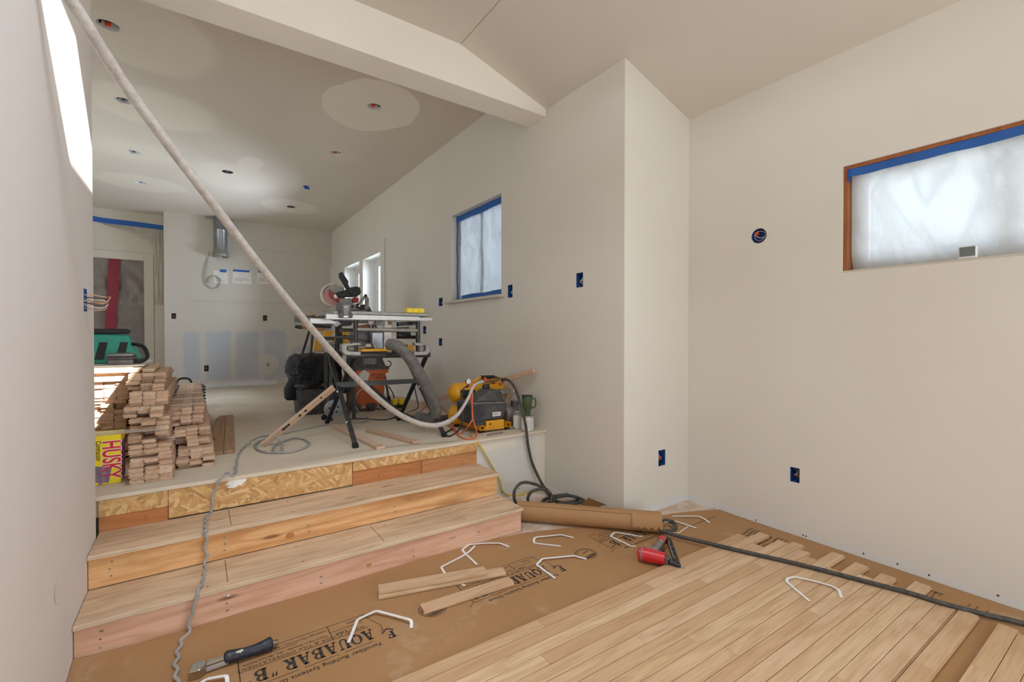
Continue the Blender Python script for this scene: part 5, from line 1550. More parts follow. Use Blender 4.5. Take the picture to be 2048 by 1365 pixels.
side([(684, 659), (697, 661), (698, 673), (706, 686), (686, 687)], PYY + 0.03, 0.12).build('side_panel', M['yellow'], t)
side([(671.5, 672), (676, 672), (676, 688), (665.5, 688)], PYY + 0.01, 0.04).build('side_panel', M['yellow'], t)
side([(677, 652), (684, 654), (684, 688), (677, 688)], PYY + 0.02, 0.1).build('frame', M['black'], t)
side([(697, 661), (705, 668), (708, 687), (705, 685), (698, 672)], PYY + 0.05, 0.02).build('dust_sheet', M['paper'], t)
side([(626, 648), (663, 650), (662, 657), (628, 656)], PYY + 0.08, 0.06).build('crank_bar', M['black'], t)
side([(640, 657), (658, 657), (656, 661), (640, 661)], PYY + 0.06, 0.04).build('spacer', M['galv'], t)
MB().tube([on_y(603, 655, PYY + 0.02), on_y(648, 660, PYY + 0.02)], 0.012, 8).build('depth_rod', M['old_beam'], t, True)
MB().tube([on_y(590, 653.5, PYY + 0.02), on_y(604, 655, PYY + 0.02)], [0.014, 0.019], 10).build('knob', M['black'], t, True)
side([(645, 674), (672, 674), (668, 681), (650, 681)], PYY + 0.02, 0.08).build('roller', M['dark_grey'], t)
MB().tube([on_y(668, 686, PYY - 0.05), on_y(690, 671, PYY - 0.05), on_y(699, 680, PYY - 0.05)], 0.009, 8).build('carry_handle', M['hose_dark'], t)
x0, x1 = on_y(653, 690, PYY).x, on_y(712, 690, PYY).x; zt2 = on_y(680, 688, PYY).z
MB().box((x0, PYY - 0.06, zt2 - 0.05), (x1, PYY + 0.20, zt2 - 0.004), 0.006).build('stand_top', M['grey_plastic'], t)
for x in (x0 + 0.03, x1 - 0.03):
    for y in (PYY - 0.03, PYY + 0.17):
        MB().box((x - 0.014, y - 0.014, zf(y) + 0.001), (x + 0.014, y + 0.014, zt2 - 0.05), 0.002).build('leg', M['black_steel'], t)

# ================================================================== bin, vacuum
bx, by = on_y(634, 800, 5.05).x, 5.09; rim = on_y(634, 768, 4.9).z; b0 = zf(by)
t = thing('rubbish_bin', 'dark grey plastic bin under a black bag, beside the mitre saw stand', 'bin', (bx, by, b0))
loft([(bx, by, b0 + 0.002, 0.185, 0.16), (bx, by, b0 + 0.012, 0.192, 0.166), (bx, by, rim - 0.03, 0.215, 0.19), (bx, by, rim - 0.028, 0.228, 0.2), (bx, by, rim, 0.23, 0.202)], 36, 5).build('body', M['dark_grey'], t, True)
mb = MB()
for k in range(-2, 3):
    mb.bar((bx + 0.06 * k, by - 0.166, b0 + 0.02), (bx + 0.066 * k, by - 0.191, rim - 0.03), 0.006, 0.006)
mb.build('rib', M['dark_grey'], t)


def crumple(p, k, a):
    q = mnoise.fractal(p * 6.0, 0.9, 2.0, 3) * 0.030 - 0.03 * abs(mnoise.noise(p * 11))
    return p + Vector((cos(a) * q, sin(a) * q, q * 0.5 if k < 9 else 0))


top_z = on_y(634, 708, 4.9).z
loft([(bx, by, rim - 0.055, 0.236, 0.205), (bx, by, rim + 0.0, 0.242, 0.215), (bx, by, rim + 0.05, 0.26, 0.225), (bx - 0.02, by, rim + 0.11, 0.262, 0.235), (bx - 0.02, by, rim + 0.17, 0.265, 0.235), (bx - 0.02, by, rim + 0.22, 0.262, 0.23), (bx - 0.01, by, top_z - 0.03, 0.25, 0.21), (bx, by, top_z, 0.2, 0.16), (bx, by, top_z - 0.02, 0.12, 0.1), (bx, by, top_z - 0.05, 0.04, 0.04)], 72, 3.4, crumple).build('bin_bag', M['bag'], t, True)
p = on_y(588, 783, 5.0)
loft([(p.x + 0.02, p.y + 0.1, p.z - 0.095, 0.07, 0.07), (p.x + 0.01, p.y + 0.1, p.z - 0.07, 0.085, 0.09), (p.x + 0.02, p.y + 0.1, p.z + 0.02, 0.09, 0.1), (p.x + 0.05, p.y + 0.08, p.z + 0.11, 0.08, 0.1)], 40, 2.6, lambda q, k, a: q + Vector((cos(a), sin(a), 0)) * 0.02 * mnoise.noise(q * 12)).build('hanging_bag', M['rubber'], t, True)

vx, vy = on_y(741, 790, 4.82).x, 4.97; v0 = zf(vy); vr = on_y(741, 738, 4.78).z; vt = on_y(741, 713, 4.78).z
t = thing('shop_vacuum', 'orange shop vacuum with dusty dark lid under the table saw', 'vacuum', (vx, vy, v0))
loft([(vx, vy, v0 + 0.055, 0.155, 0.15), (vx, vy, v0 + 0.07, 0.162, 0.155), (vx, vy, vr - 0.06, 0.19, 0.18), (vx, vy, vr - 0.055, 0.215, 0.2), (vx, vy, vr - 0.012, 0.222, 0.205)], 40, 3.6).build('tank', M['orange'], t, True)
loft([(vx, vy, vr - 0.0115, 0.228, 0.21), (vx, vy, vr + 0.012, 0.224, 0.206), (vx, vy, vr + 0.02, 0.2, 0.185)], 40, 3.6).build('rim', M['dark_grey'], t, True)
loft([(vx, vy, vr + 0.0205, 0.196, 0.18), (vx, vy, vr + 0.06, 0.178, 0.165), (vx - 0.01, vy, vt - 0.02, 0.165, 0.15), (vx - 0.01, vy, vt, 0.14, 0.13)], 40, 3.0).build('lid', M['hose_dark'], t, True)
o = MB().box((vx - 0.08, vy - 0.185, vr + 0.04), (vx + 0.05, vy - 0.15, vt - 0.01), 0.01).build('lid_panel', M['grey_plastic'], t)
for x, y in ((-0.15, -0.13), (0.0, -0.16), (0.15, -0.13), (-0.13, 0.13), (0.13, 0.13)):
    MB().box((vx + x - 0.05, vy + y - 0.03, v0 + 0.03), (vx + x + 0.05, vy + y + 0.03, v0 + 0.085), 0.015).build('caster_mount', M['dark_grey'], t)
    MB().lathe([(0.02, -0.016), (0.03, -0.01), (0.03, 0.01), (0.02, 0.016)], 16, Matrix.Translation((vx + x, vy + y - 0.03, v0 + 0.031)) @ Matrix.Rotation(pi / 2, 4, 'X')).build('caster', M['hose_dark'], t, True)
c = on_y(728, 752, vy - 0.20); mb = MB(); n = 22
pp = [(0.052 * (1 + 0.13 * sin(5 * 2 * pi * i / n)) * cos(2 * pi * i / n), 0.055 * (1 + 0.13 * sin(5 * 2 * pi * i / n)) * sin(2 * pi * i / n)) for i in range(n)]
mb.prism(pp, 0, 0.004, Matrix.Translation((c.x, vy - 0.2085, c.z)) @ Matrix.Rotation(pi / 2, 4, 'X') @ Matrix.Translation((0, 0, 0))); mb.build('label', M['paper'], t)
mb = MB()
for k, (a, b, c_, d) in enumerate(((745, 746, 746, 756), (745, 746, 749, 750), (753, 750, 752, 757), (757, 749, 758, 757), (762, 748, 761, 757), (766, 750, 771, 757), (750, 758, 772, 755))):
    mb.tube([on_y(a, b, vy - 0.19), on_y(c_, d, vy - 0.19)], 0.0022, 5)
mb.build('marker_scribble', M['ink'], t)
q = [on_y(x, y, 4.76) for x, y in ((776, 722), (782, 726), (780, 733), (772, 735))]
MB().tube(spline(q, 5), 0.006, 6).build('latch_wire', M['black'], t, True)
MB().tube([on_y(700, 764, 4.66), on_y(722, 768, 4.66), on_y(735, 772, 4.7)], 0.035, 14).build('inlet_pipe', M['hose_grey'], t, True)
MB().tube([on_y(686, 776, 4.62), on_y(700, 777, 4.62)], 0.055, 16).build('inlet_cap', M['navy_rubber'], t, True)


def ribbed(pts, r, n=14, step=0.0055, amp=0.055):
    P = spline(pts, 40); out = [P[0]]; acc = 0
    for a, b in zip(P, P[1:]):
        L = (b - a).length
        while acc + L >= step:
            f = (step - acc) / L; a = a.lerp(b, f); out.append(a); L = (b - a).length; acc = 0
        acc += L
    return MB().tube(out, [r * (1 + (amp if i % 2 else -amp * 0.3)) for i in range(len(out))], n)


tag(ribbed([D(777, 689, 3.26), D(797, 694, 3.22), D(817, 714, 3.22), D(840, 750, 3.28), D(858, 785, 3.36), D(870, 815, 3.45), D(869, 834, 3.52), D(853, 838, 3.62), D(838, 833, 3.75)], 0.040).build('dust_hose', M['hose_grey'], smooth=True),
    'thick grey ribbed dust hose bending down from the table saw', 'hose')
tag(MB().tube(spline([on_y(738, 775, 4.72), on_y(762, 795, 4.5), on_f(790, 822, 0.05), on_f(815, 835, 0.035), on_f(845, 842, 0.035), on_f(880, 840, 0.035), on_f(912, 830, 0.035)], 10), 0.032, 14).build('vacuum_hose', M['hose_dark'], smooth=True), 'dark vacuum hose lying on the floor behind the saw leg', 'hose')
c = on_f(795, 818)
t = thing('power_splitter', 'yellow and black power splitter on the floor between saw legs and vacuum', 'power strip', c)
MB().box(c + Vector((-0.07, 0, 0.002)), c + Vector((0.09, 0.10, 0.055)), 0.015).build('base', M['black'], t)
for dx in (-0.055, 0.02):
    o = MB().box(c + Vector((dx, -0.008, 0.04)), c + Vector((dx + 0.055, 0.05, 0.105)), 0.008).build('socket', M['yellow2'], t)

# ================================================================== boards near the saw
p = on_f(527, 893, 0.002); q = on_y(668, 775, 3.50)
t = tag(MB().bar(p + Vector((0, 0, 0.01)), q, 0.019, 0.050, 0.001, (0, -0.6, 1)).build('floorboard', M['oak_raw'], origin=True), 'oak floorboard leaning from the floor up to the saw stand brace', 'floorboard')
d = (q - p); n_ = Vector((0.15, -0.8, -0.55)).normalized(); n_ = (n_ - d.normalized() * n_.dot(d.normalized())).normalized(); mb = MB()
for a, b in ((0.24, 0.28), (0.285, 0.31), (0.315, 0.34), (0.47, 0.50), (0.55, 0.58), (0.78, 0.80)):
    mb.bar(p + d * a + n_ * 0.014 + Vector((0, 0, 0.016)), p + d * b + n_ * 0.014 + Vector((0, 0, 0.016)), 0.006, 0.02, 0, (0, -0.6, 1))
mb.build('grade_stamp', M['ink'], t)['kind'] = 'stuff'
for pa, pb, lab in ((on_f(668, 851, 0.01), on_f(762, 896, 0.01), 'narrow oak board lying flat between the legs of the saw stand'), (on_f(738, 861, 0.01), on_f(833, 885, 0.01), 'oak board lying flat just behind the platform edge, right of the saw leg')):
    tag(MB().bar(pa, pb, 0.058, 0.019, 0.001).build('floorboard', M['oak_raw']), lab, 'floorboard')
p = on_f(846, 808, 0.04); q = on_x(1068, 742, XW - 0.05)
tag(MB().bar(p, q, 0.020, 0.042, 0.001, (0, 0, 1)).build('floorboard', M['oak_raw']), 'long oak board leaning behind the air compressor along the wall', 'floorboard')

# ================================================================== compressor
CYF = 2.98
t = thing('air_compressor', 'yellow twin-tank air compressor with black motor cover at the platform edge', 'compressor', (1.92, 3.2, zf(3.2)))
Zc = lambda pts: zpx(860, 730, 8.533, pts)
TY = 3.37
for (pl, pr_, pz, top) in (((898, 0), (1006, 0), (930, 787.5), True), ((898.5, 0), (1006, 0), (930, 831), False)):
    x0 = on_y(898, pz[1], TY).x; x1 = min(on_y(1008, pz[1], TY).x, XW - 0.02); z = on_y(900, pz[1], TY).z; r_ = 0.083
    prof = [(0.001, 0)] + [(r_ * sin(a), 0.06 * (1 - cos(a))) for a in [pi / 2 * k / 7 for k in range(1, 8)]]
    Lx = x1 - x0
    prof += [(r_, Lx - 0.06)] + [(r_ * cos(a), Lx - 0.06 + 0.06 * sin(a)) for a in [pi / 2 * k / 7 for k in range(1, 7)]] + [(0.001, Lx)]
    o = MB().lathe(prof, 30, Matrix.Translation((x0, TY, z)) @ Matrix.Rotation(pi / 2, 4, 'Y')).build('tank', M['yellow'], t, True)
    mb = MB()
    for k in range(2):
        mb.lathe([(0.004, 0), (0.003, 0.003)], 8, Matrix.Translation((x0 + 0.07, TY - r_ * 0.96, z - 0.02 - 0.012 * k)) @ Matrix.Rotation(pi / 2, 4, 'X'))
    mb.build('tank_port', M['black'], o)
    tz = z
for x in (1.80, 2.08):
    MB().box((x - 0.02, TY - 0.05, zf(3.3) + 0.03), (x + 0.02, TY + 0.05, zf(3.3) + 0.13), 0.004).build('tank_foot', M['yellow'], t)
MB().box((1.90, TY - 0.03, 0.61), (1.98, TY + 0.03, 0.67), 0.004).build('tank_saddle', M['yellow'], t)
for px0, px1, yy0, yy1 in ((960.5, 970, 857, 868), (1012.5, 1022.5, 851.5, 863.5)):
    a, b = on_y(px0, yy0, CYF), on_y(px1, yy1, CYF); w_ = 0.004
    mb = MB()
    z0_, z1_ = zf(CYF) + 0.022, zf(CYF) + 0.058
    for lo, hi in (((a.x, z0_), (b.x, z0_ + w_)), ((a.x, z1_ - w_), (b.x, z1_)), ((a.x, z0_ + w_), (a.x + w_, z1_ - w_)), ((b.x - w_, z0_ + w_), (b.x, z1_ - w_))):
        mb.box((lo[0], CYF, lo[1]), (hi[0], 3.46, hi[1]))
    mb.build('skid_tube', M['yellow'], t)
    for y in (CYF + 0.03, 3.40):
        MB().box((a.x + 0.004, y - 0.016, zf(y) + 0.001), (b.x - 0.002, y + 0.016, z0_ - 0.0005), 0.004).build('rubber_foot', M['rubber'], t)
side(Zc([(940, 1075), (1270, 1030), (1270, 1085), (940, 1125)]), CYF + 0.012, 0.03).build('front_crossbar', M['yellow'], t)
o = side(Zc([(955, 965), (1260, 930), (1262, 1010), (1240, 1040), (945, 1085), (960, 1040)]), CYF + 0.004, 0.012).build('motor_bracket', M['yellow'], t)
side(Zc([(1010, 1015), (1040, 1000), (1055, 1010), (1030, 1030)]), CYF + 0.001, 0.004).build('bracket_slot', M['black'], t)
o = side(Zc([(690, 660), (1310, 640), (1308, 770), (1250, 925), (960, 950), (935, 1050), (790, 1045), (700, 980)]), CYF + 0.02, 0.23).build('motor_cover', M['dark_grey'], t); bevel(o, 0.012, 3)
o = side(Zc([(755, 650), (1030, 440), (1200, 425), (1215, 500), (1308, 650)]), CYF + 0.04, 0.17).build('cover_top', M['dark_grey'], t); bevel(o, 0.016, 3)
side(Zc([(750, 655), (1305, 632), (1308, 652), (752, 676)]), CYF + 0.012, 0.22).build('cover_rim', M['grey_plastic'], t)
mb = MB()
for k in range(12):
    yq = 690 + 29 * k; a, b = on_y(*Zc([(672 + 3 * k, yq)])[0], CYF + 0.02), on_y(*Zc([(930 - 2 * k, yq + 6)])[0], CYF + 0.02)
    mb.box((a.x, CYF + 0.006, a.z - 0.0042), (b.x, CYF + 0.2, a.z + 0.0035), 0.001)
mb.build('cooling_fin', M['dark_grey'], t)
side(Zc([(1068, 812), (1212, 800), (1208, 870), (1070, 885)]), CYF + 0.017, 0.004).build('rating_label', M['label_white'], t)
mb = MB()
for k in range(3):
    a, b = on_y(*Zc([(1085, 832 + 13 * k)])[0], CYF + 0.016), on_y(*Zc([(1180 - 20 * k, 826 + 13 * k)])[0], CYF + 0.016); mb.tube([a, b], 0.0012, 4)
mb.build('label_print', M['grey_plastic'], t)['kind'] = 'stuff'
mb = MB()
for q in ((1240, 712), (1130, 655), (985, 975), (1240, 950), (1165, 537)):
    p = on_y(*Zc([q])[0], CYF + 0.012); mb.lathe([(0.005, -0.02), (0.004, 0.003)], 8, Matrix.Translation(p) @ Matrix.Rotation(pi / 2, 4, 'X'))
mb.build('screw', M['steel'], t)
p = on_y(1006, 829, 3.12)
MB().lathe([(0.068, 0), (0.072, 0.02), (0.072, 0.055), (0.066, 0.075), (0.05, 0.082)], 28, Matrix.Translation(p) @ Matrix.Rotation(pi / 2, 4, 'Y')).build('motor_end', M['cast'], t, True)
o = side(Zc([(1200, 440), (1290, 420), (1350, 450), (1355, 500), (1230, 520)]), CYF + 0.08, 0.08).build('pump_head', M['cast'], t); bevel(o, 0.008)
MB().tube(spline([on_y(*q, CYF + 0.10) for q in Zc([(1330, 480), (1330, 530), (1310, 600), (1305, 650)])], 5), 0.006, 8).build('copper_tube', M['brass'], t, True)
# manifold, gauge, handle
p = on_y(*Zc([(655, 285)])[0], 3.20)
GM = Matrix.Translation(p) @ Matrix.Rotation(pi / 2, 4, 'X')
g = MB().lathe([(0.022, -0.016), (0.0235, 0.0), (0.0235, 0.006), (0.0205, 0.006)], 24, GM, False).build('gauge', M['cast'], t, True)
MB().lathe([(0.0205, 0.003), (0.0200, 0.004)], 24, GM).build('gauge_face', M['box_white'], g)
MB().tube([p + Vector((-0.004, -0.0045, -0.004)), p + Vector((0.010, -0.0045, 0.006))], 0.0012, 5).build('gauge_needle', M['ink'], g)
MB().tube([p + Vector((0, 0, -0.02)), p + Vector((0.01, 0.03, -0.05))], 0.008, 8).build('gauge_stem', M['brass'], t)
MB().tube(spline([on_y(*q, 3.33) for q in Zc([(740, 300), (790, 260), (870, 215)])], 4), 0.013, 10).build('handle_bar', M['yellow'], t, True)
MB().tube([on_y(*Zc([(865, 217)])[0], 3.33), on_y(*Zc([(1095, 212)])[0], 3.33)], 0.017, 12).build('handle_grip', M['black'], t, True)
MB().tube(spline([on_y(*q, 3.33) for q in Zc([(1095, 215), (1180, 240), (1235, 320)])], 4), 0.012, 10).build('handle_bar', M['black'], t, True)
mb = MB()
for a, b, r_ in (((860, 300), (1000, 270), 0.012), ((1000, 270), (1140, 250), 0.014), ((1140, 250), (1235, 235), 0.010), ((905, 340), (1010, 315), 0.013), ((1000, 310), (1125, 300), 0.012), ((940, 265), (940, 330), 0.010), ((1100, 250), (1105, 300), 0.013)):
    p0, p1 = on_y(*Zc([a])[0], 3.16), on_y(*Zc([b])[0], 3.16); mb.tube([p0, p1], r_, 10)
mb.build('valve_manifold', M['brass'], t, True)
p = on_y(*Zc([(1108, 300)])[0], 3.14); MB().lathe([(0.011, 0), (0.011, 0.012), (0.006, 0.012)], 14, Matrix.Translation(p) @ Matrix.Rotation(pi / 2, 4, 'X')).build('air_coupler', M['brass'], t)
p = on_y(*Zc([(960, 385)])[0], 3.15); MB().lathe([(0.028, -0.02), (0.030, 0.0), (0.026, 0.016), (0.012, 0.02)], 12, Matrix.Translation(p) @ Matrix.Rotation(pi / 2, 4, 'X')).build('regulator_knob', M['black'], t)
for q in ((940, 243), (1200, 325)):
    p = on_y(*Zc([q])[0], 3.15); MB().lathe([(0.011, -0.012), (0.013, 0.0), (0.011, 0.012)], 12, Matrix.Translation(p) @ Matrix.Rotation(pi / 2, 4, 'X')).build('valve_cap', M['marker_red'], t)
o = side(Zc([(560, 440), (775, 430), (775, 555), (560, 560)]), 3.25, 0.05).build('pressure_switch', M['black'], t); bevel(o, 0.004)
p = on_y(*Zc([(600, 765)])[0], TY - 0.085); MB().lathe([(0.007, 0), (0.007, 0.004), (0.004, 0.004)], 14, Matrix.Translation(p) @ Matrix.Rotation(pi / 2, 4, 'X')).build('drain_plug', M['brass'], t)
# things beside it
def can(px, py0, py1, r_, label):
    p = on_f(px, py0); p.y += r_ * 0.5; top_ = on_y(px, py1, p.y).z; H_ = top_ - zf(p.y)
    z = zf(p.y) + 0.001
    c = thing('paint_can', label, 'can', (p.x, p.y, z))
    T0 = Matrix.Translation((p.x, p.y, z))
    MB().lathe([(r_, 0), (r_ + 0.0015, 0.002), (r_, 0.004), (r_, H_ - 0.008), (r_ + 0.002, H_ - 0.006), (r_ + 0.002, H_ - 0.001), (r_ - 0.004, H_ - 0.001)], 28, T0).build('body', M['can'], c, True)
    MB().lathe([(r_ - 0.005, H_ - 0.004), (r_ - 0.006, H_ - 0.0005), (r_ - 0.012, H_ - 0.0005), (r_ - 0.014, H_ - 0.004)], 28, T0).build('lid', M['steel'], c, True)
    MB().lathe([(r_ + 0.0006, 0.012), (r_ + 0.0006, H_ - 0.014)], 28, T0, False).build('label', M['label_white'], c, True)
    mb = MB()
    for i in range(7):
        for s_ in (-2.35, -1.85):
            a0 = s_ + rnd.uniform(-.05, .05); n = 6; z_ = 0.02 + 0.010 * i
            for j in range(n):
                a, b = a0 + 0.4 * j / n, a0 + 0.4 * (j + 1) / n
                mb.add([T0 @ Vector(((r_ + 0.0011) * cos(q), (r_ + 0.0011) * sin(q), zz_)) for q, zz_ in ((a, z_), (b, z_), (b, z_ + 0.0016), (a, z_ + 0.0016))], [[0, 1, 2, 3]])
    mb.build('label_print', M['grey_plastic'], c)['kind'] = 'stuff'
    return p, z + H_


pc, zc_top = can(1058.5, 862.5, 831, 0.050, 'larger paint can at the platform corner with a green mug on top')
can(1037, 858, 827, 0.035, 'smaller paint can between the compressor motor and the larger can')
t = thing('travel_mug', 'olive green travel mug with handle standing on the larger paint can', 'mug', (pc.x, pc.y, zc_top))
T0 = Matrix.Translation((pc.x - 0.002, pc.y, zc_top + 0.0005))
MB().lathe([(0.026, 0), (0.027, 0.004), (0.028, 0.042), (0.036, 0.052), (0.041, 0.135), (0.042, 0.148)], 28, T0).build('body', M['olive'], t, True)
MB().lathe([(0.0425, 0.1485), (0.0435, 0.152), (0.0425, 0.158), (0.03, 0.159)], 28, T0).build('lid', M['black'], t, True)
hd = (RT * 1.0).normalized(); hc = Vector((pc.x, pc.y, zc_top))
MB().tube(spline([hc + hd * a + Vector((0, 0, b)) for a, b in ((0.038, 0.132), (0.058, 0.132), (0.064, 0.115), (0.064, 0.080), (0.056, 0.064), (0.036, 0.062))], 5), 0.006, 8).build('handle', M['olive'], t, True)
p = on_f(1031, 856.5); p.y += 0.09; p.x += 0.055
t = thing('drink_bottle', 'clear bottle with dark red drink standing behind the smaller paint can', 'bottle', (p.x, p.y, zf(p.y)))
T0 = Matrix.Translation((p.x, p.y, zf(p.y) + 0.001))
MB().lathe([(0.030, 0), (0.034, 0.01), (0.034, 0.20), (0.030, 0.235), (0.014, 0.275), (0.013, 0.29)], 24, T0).build('body', M['pet'], t, True)
MB().lathe([(0.0335, 0.003), (0.0335, 0.205), (0.032, 0.207)], 24, T0).build('drink', M['amber'], t, True)
MB().lathe([(0.0348, 0.075), (0.0348, 0.125)], 24, T0, False).build('label', M['label_white'], t, True)
MB().lathe([(0.0145, 0.285), (0.0145, 0.308), (0.012, 0.31)], 16, T0).build('cap', M['label_white'], t, True)
p0, p1 = on_f(975, 871, 0.004), on_f(1005, 866, 0.004)
tag(MB().tube([p0, p1], 0.008, 8).build('utility_knife', M['steel']), 'slim silver knife lying under the front of the compressor', 'knife')
# ================================================================== hoses and cords
pts = [D(48, -900, 1.12), D(70, -500, 1.18), D(100, -150, 1.28), D(122, -40, 1.34), D(180, 60, 1.42), D(255, 178, 1.55), D(337, 290, 1.68), D(420, 400, 1.83), D(500, 506, 2.0), D(580, 606, 2.2), D(660, 700, 2.45), D(730, 774, 2.7), D(790, 824, 2.92), D(840, 848, 3.03), D(880, 850, 3.08), D(912, 833, 3.1), D(935, 800, 3.14), D(948, 772, 3.22), D(966, 764, 3.3)]
P = spline(pts, 10); n = len(P)
rr = [0.0192 - 0.003 * i / n if i < n * 0.8 else 0.0168 - 0.0062 * min(1, (i / n - 0.8) / 0.06) for i in range(n)]
rr = [q * (1 + 0.05 * mnoise.noise(p * 14)) for q, p in zip(rr, P)]
tag(MB().tube(P, rr, 14).build('air_hose', M['hose_white'], smooth=True), 'dusty whitish hose sweeping down from overhead to the compressor', 'hose')


def wiggle(P, amp, wave):
    out = []; s = 0.0
    for i, p in enumerate(P):
        if i:
            s += (p - P[i - 1]).length
        d = (P[min(i + 1, len(P) - 1)] - P[max(i - 1, 0)]).normalized()
        sd = d.cross(Vector((0, 0, 1)))
        if sd.length < 0.2:
            sd = Vector((1, 0, 0))
        if abs(d.z) > 0.5:
            sd = Vector((1, 0, 0))
        sd.normalize()
        out.append(p + sd * amp * sin(2 * pi * s / wave) * (0.7 + 0.3 * sin(s * 9)))
    return out


r_ = 0.0062
g = [on_z(355, 1372, r_ + .002), on_z(352, 1330, r_ + .002), on_z(362, 1285, r_ + .002), on_z(378, 1262, r_ + .008)]
g += [on_y(379, 1240, Y1 - 0.022), on_y(392, 1205, Y1 - 0.024)]
a = on_z(396, 1193, Z1 + r_); g += [Vector((a.x, Y1 - 0.006, Z1 + r_ + 0.004)), on_z(405, 1165, Z1 + r_), on_z(411, 1132, Z1 + r_ + 0.002)]
g += [on_y(412, 1105, Y2 - 0.022), on_y(411, 1066, Y2 - 0.024)]
a = on_z(411, 1056, Z2 + r_); g += [Vector((a.x, Y2 - 0.006, Z2 + r_ + 0.004)), on_z(414, 1030, Z2 + r_), on_z(422, 1008, Z2 + r_ + 0.002)]
g += [on_y(428, 985, Y3 - 0.025), on_y(450, 948, Y3 - 0.025)]
a = on_f(462, 931, r_); g += [Vector((a.x, Y3 - 0.004, Z3 + r_ + 0.004)), on_f(478, 908, r_), on_f(498, 886, r_ + 0.01), on_f(522, 874, r_ + 0.05), on_f(546, 873, r_ + 0.06), on_f(562, 883, r_ + 0.03), on_f(562, 903, r_), on_f(548, 904, r_), on_f(549, 893, r_), on_f(566, 884, r_), on_f(585, 877, r_), on_f(606, 879, r_), on_f(618, 887, r_), on_f(610, 896, r_), on_f(580, 905, r_), on_f(540, 906, r_), on_f(515, 900, r_), on_f(512, 889, r_), on_f(530, 878, r_), on_f(565, 868, r_), on_f(610, 858, r_), on_f(650, 850, r_), on_f(690, 846, r_)]
for p in g:
    if abs(p.z - Z2 - r_) < 0.004:
        p.y = min(p.y, Y3 - 0.03)
    elif abs(p.z - Z1 - r_) < 0.004:
        p.y = min(p.y, Y2 - 0.03)
GP = wiggle(spline(g, 12), 0.006, 0.075)
for p in GP:                          # keep the cord outside the steps
    for yf, zt_ in ((Y1 - 0.014, Z1), (Y2 - 0.014, Z2), (Y3 - 0.009, Z3)):
        if yf - r_ - 0.001 < p.y < yf + 0.06 and p.z < zt_ + r_ * 0.6:
            if p.z > zt_ - 0.012:
                p.z = zt_ + r_
            else:
                p.y = yf - r_ - 0.001
    if p.y > Y3:
        p.z = max(p.z, zf(p.y) + r_)
    elif p.y < Y1 - 0.02:
        p.z = max(p.z, 0.0075)
tag(MB().tube(GP, r_, 8).build('electric_cable', M['cable_grey'], smooth=True), 'wavy grey power cord running from the saw down both steps to the paper floor', 'cord')

# black air hose: compressor, coil, over the boards to the edge
hr = 0.0105
h = [on_y(1004, 762, 3.16), on_y(1012, 759, 3.10), on_y(1024, 768, 3.0), on_y(1036, 792, 2.87), on_y(1045, 822, 2.775), on_y(1052, 855, 2.765), on_y(1056, 890, 2.77), on_y(1064, 925, 2.765), on_y(1077, 955, 2.74), on_y(1090, 978, 2.70), on_z(1103, 997, 0.02)]
h += [on_z(1125, 1006, hr), on_z(1150, 1003, hr), on_z(1160, 995, 0.02), on_z(1135, 990, 0.02), on_z(1100, 995, 0.02), on_z(1085, 1005, hr), on_z(1110, 1010, 0.03), on_z(1150, 1008, 0.03), on_z(1168, 1002, 0.03), on_z(1140, 992, 0.04), on_z(1112, 996, 0.05)]
h += [on_y(1102, 1005, 2.44), on_y(1103, 990, 2.46), on_y(1085, 979, 2.48), on_y(1062, 985, 2.50), on_y(1056, 1003, 2.52), on_z(1070, 1012, 0.015), on_z(1100, 1004, 0.02)]
h += [on_y(1096, 982, 2.5), on_y(1070, 969, 2.52), on_y(1045, 966, 2.53), on_y(1030, 980, 2.53), on_y(1029, 1000, 2.52), on_z(1040, 1020, hr)]
tag(MB().tube(spline(h, 10), hr, 10).build('air_hose', M['hose_black'], smooth=True), 'black air hose hanging from the compressor to a coil behind the paper roll', 'hose')
k0 = 0.0215
h = [on_z(1245, 1030, hr), on_z(1300, 1040, hr), on_z(1330, 1041, hr + .002), on_z(1348, 1046, hr + .002), on_z(1351, 1056, hr + .002), on_z(1340, 1063, hr + .004), on_z(1322, 1062, 0.03), on_z(1330, 1064, 0.034), on_z(1360, 1074, 0.03), on_z(1420, 1088, k0 + hr), on_z(1500, 1107, k0 + hr), on_z(1580, 1125, k0 + hr), on_z(1660, 1145, k0 + hr), on_z(1740, 1166, k0 + hr), on_z(1820, 1187, k0 + hr), on_z(1890, 1209, k0 + hr - .003), on_z(1970, 1230, 0.02), on_z(2060, 1252, hr + .003), on_z(2300, 1330, hr + .003)]
tag(MB().tube(spline(h, 10), hr, 10).build('air_hose', M['hose_black'], smooth=True), 'black air hose lying across the new floorboards beside the wide wall', 'hose')

# yellow cord over the drywall face
yr = 0.006
y = [on_f(942, 868, yr), on_f(947, 876, yr), on_y(957, 888, 2.785), on_y(972, 912, 2.785), on_y(987, 938, 2.785), on_y(1000, 962, 2.785), on_y(1005, 982, 2.78), on_z(1018, 991, yr), on_z(1042, 990, yr), on_z(1058, 985, yr), on_z(1068, 980, yr)]
tag(MB().tube(spline(y, 8), yr, 8).build('electric_cable', M['yellow_cord'], smooth=True), 'yellow cord hanging from the platform over the bare drywall face', 'cord')
og = [on_y(942, 766, 3.10), on_y(941, 790, 3.02), on_y(944, 815, 2.965), on_y(945, 838, 2.955), on_y(936, 853, 2.96), on_f(924, 866, 0.006), on_f(914, 866, 0.006), on_f(908, 852, 0.006), on_f(920, 848, 0.006)]
tag(MB().tube(spline(og, 8), 0.005, 8).build('electric_cable', M['orange_cord'], smooth=True), 'orange cord hanging down the front of the compressor, inner strand', 'cord')
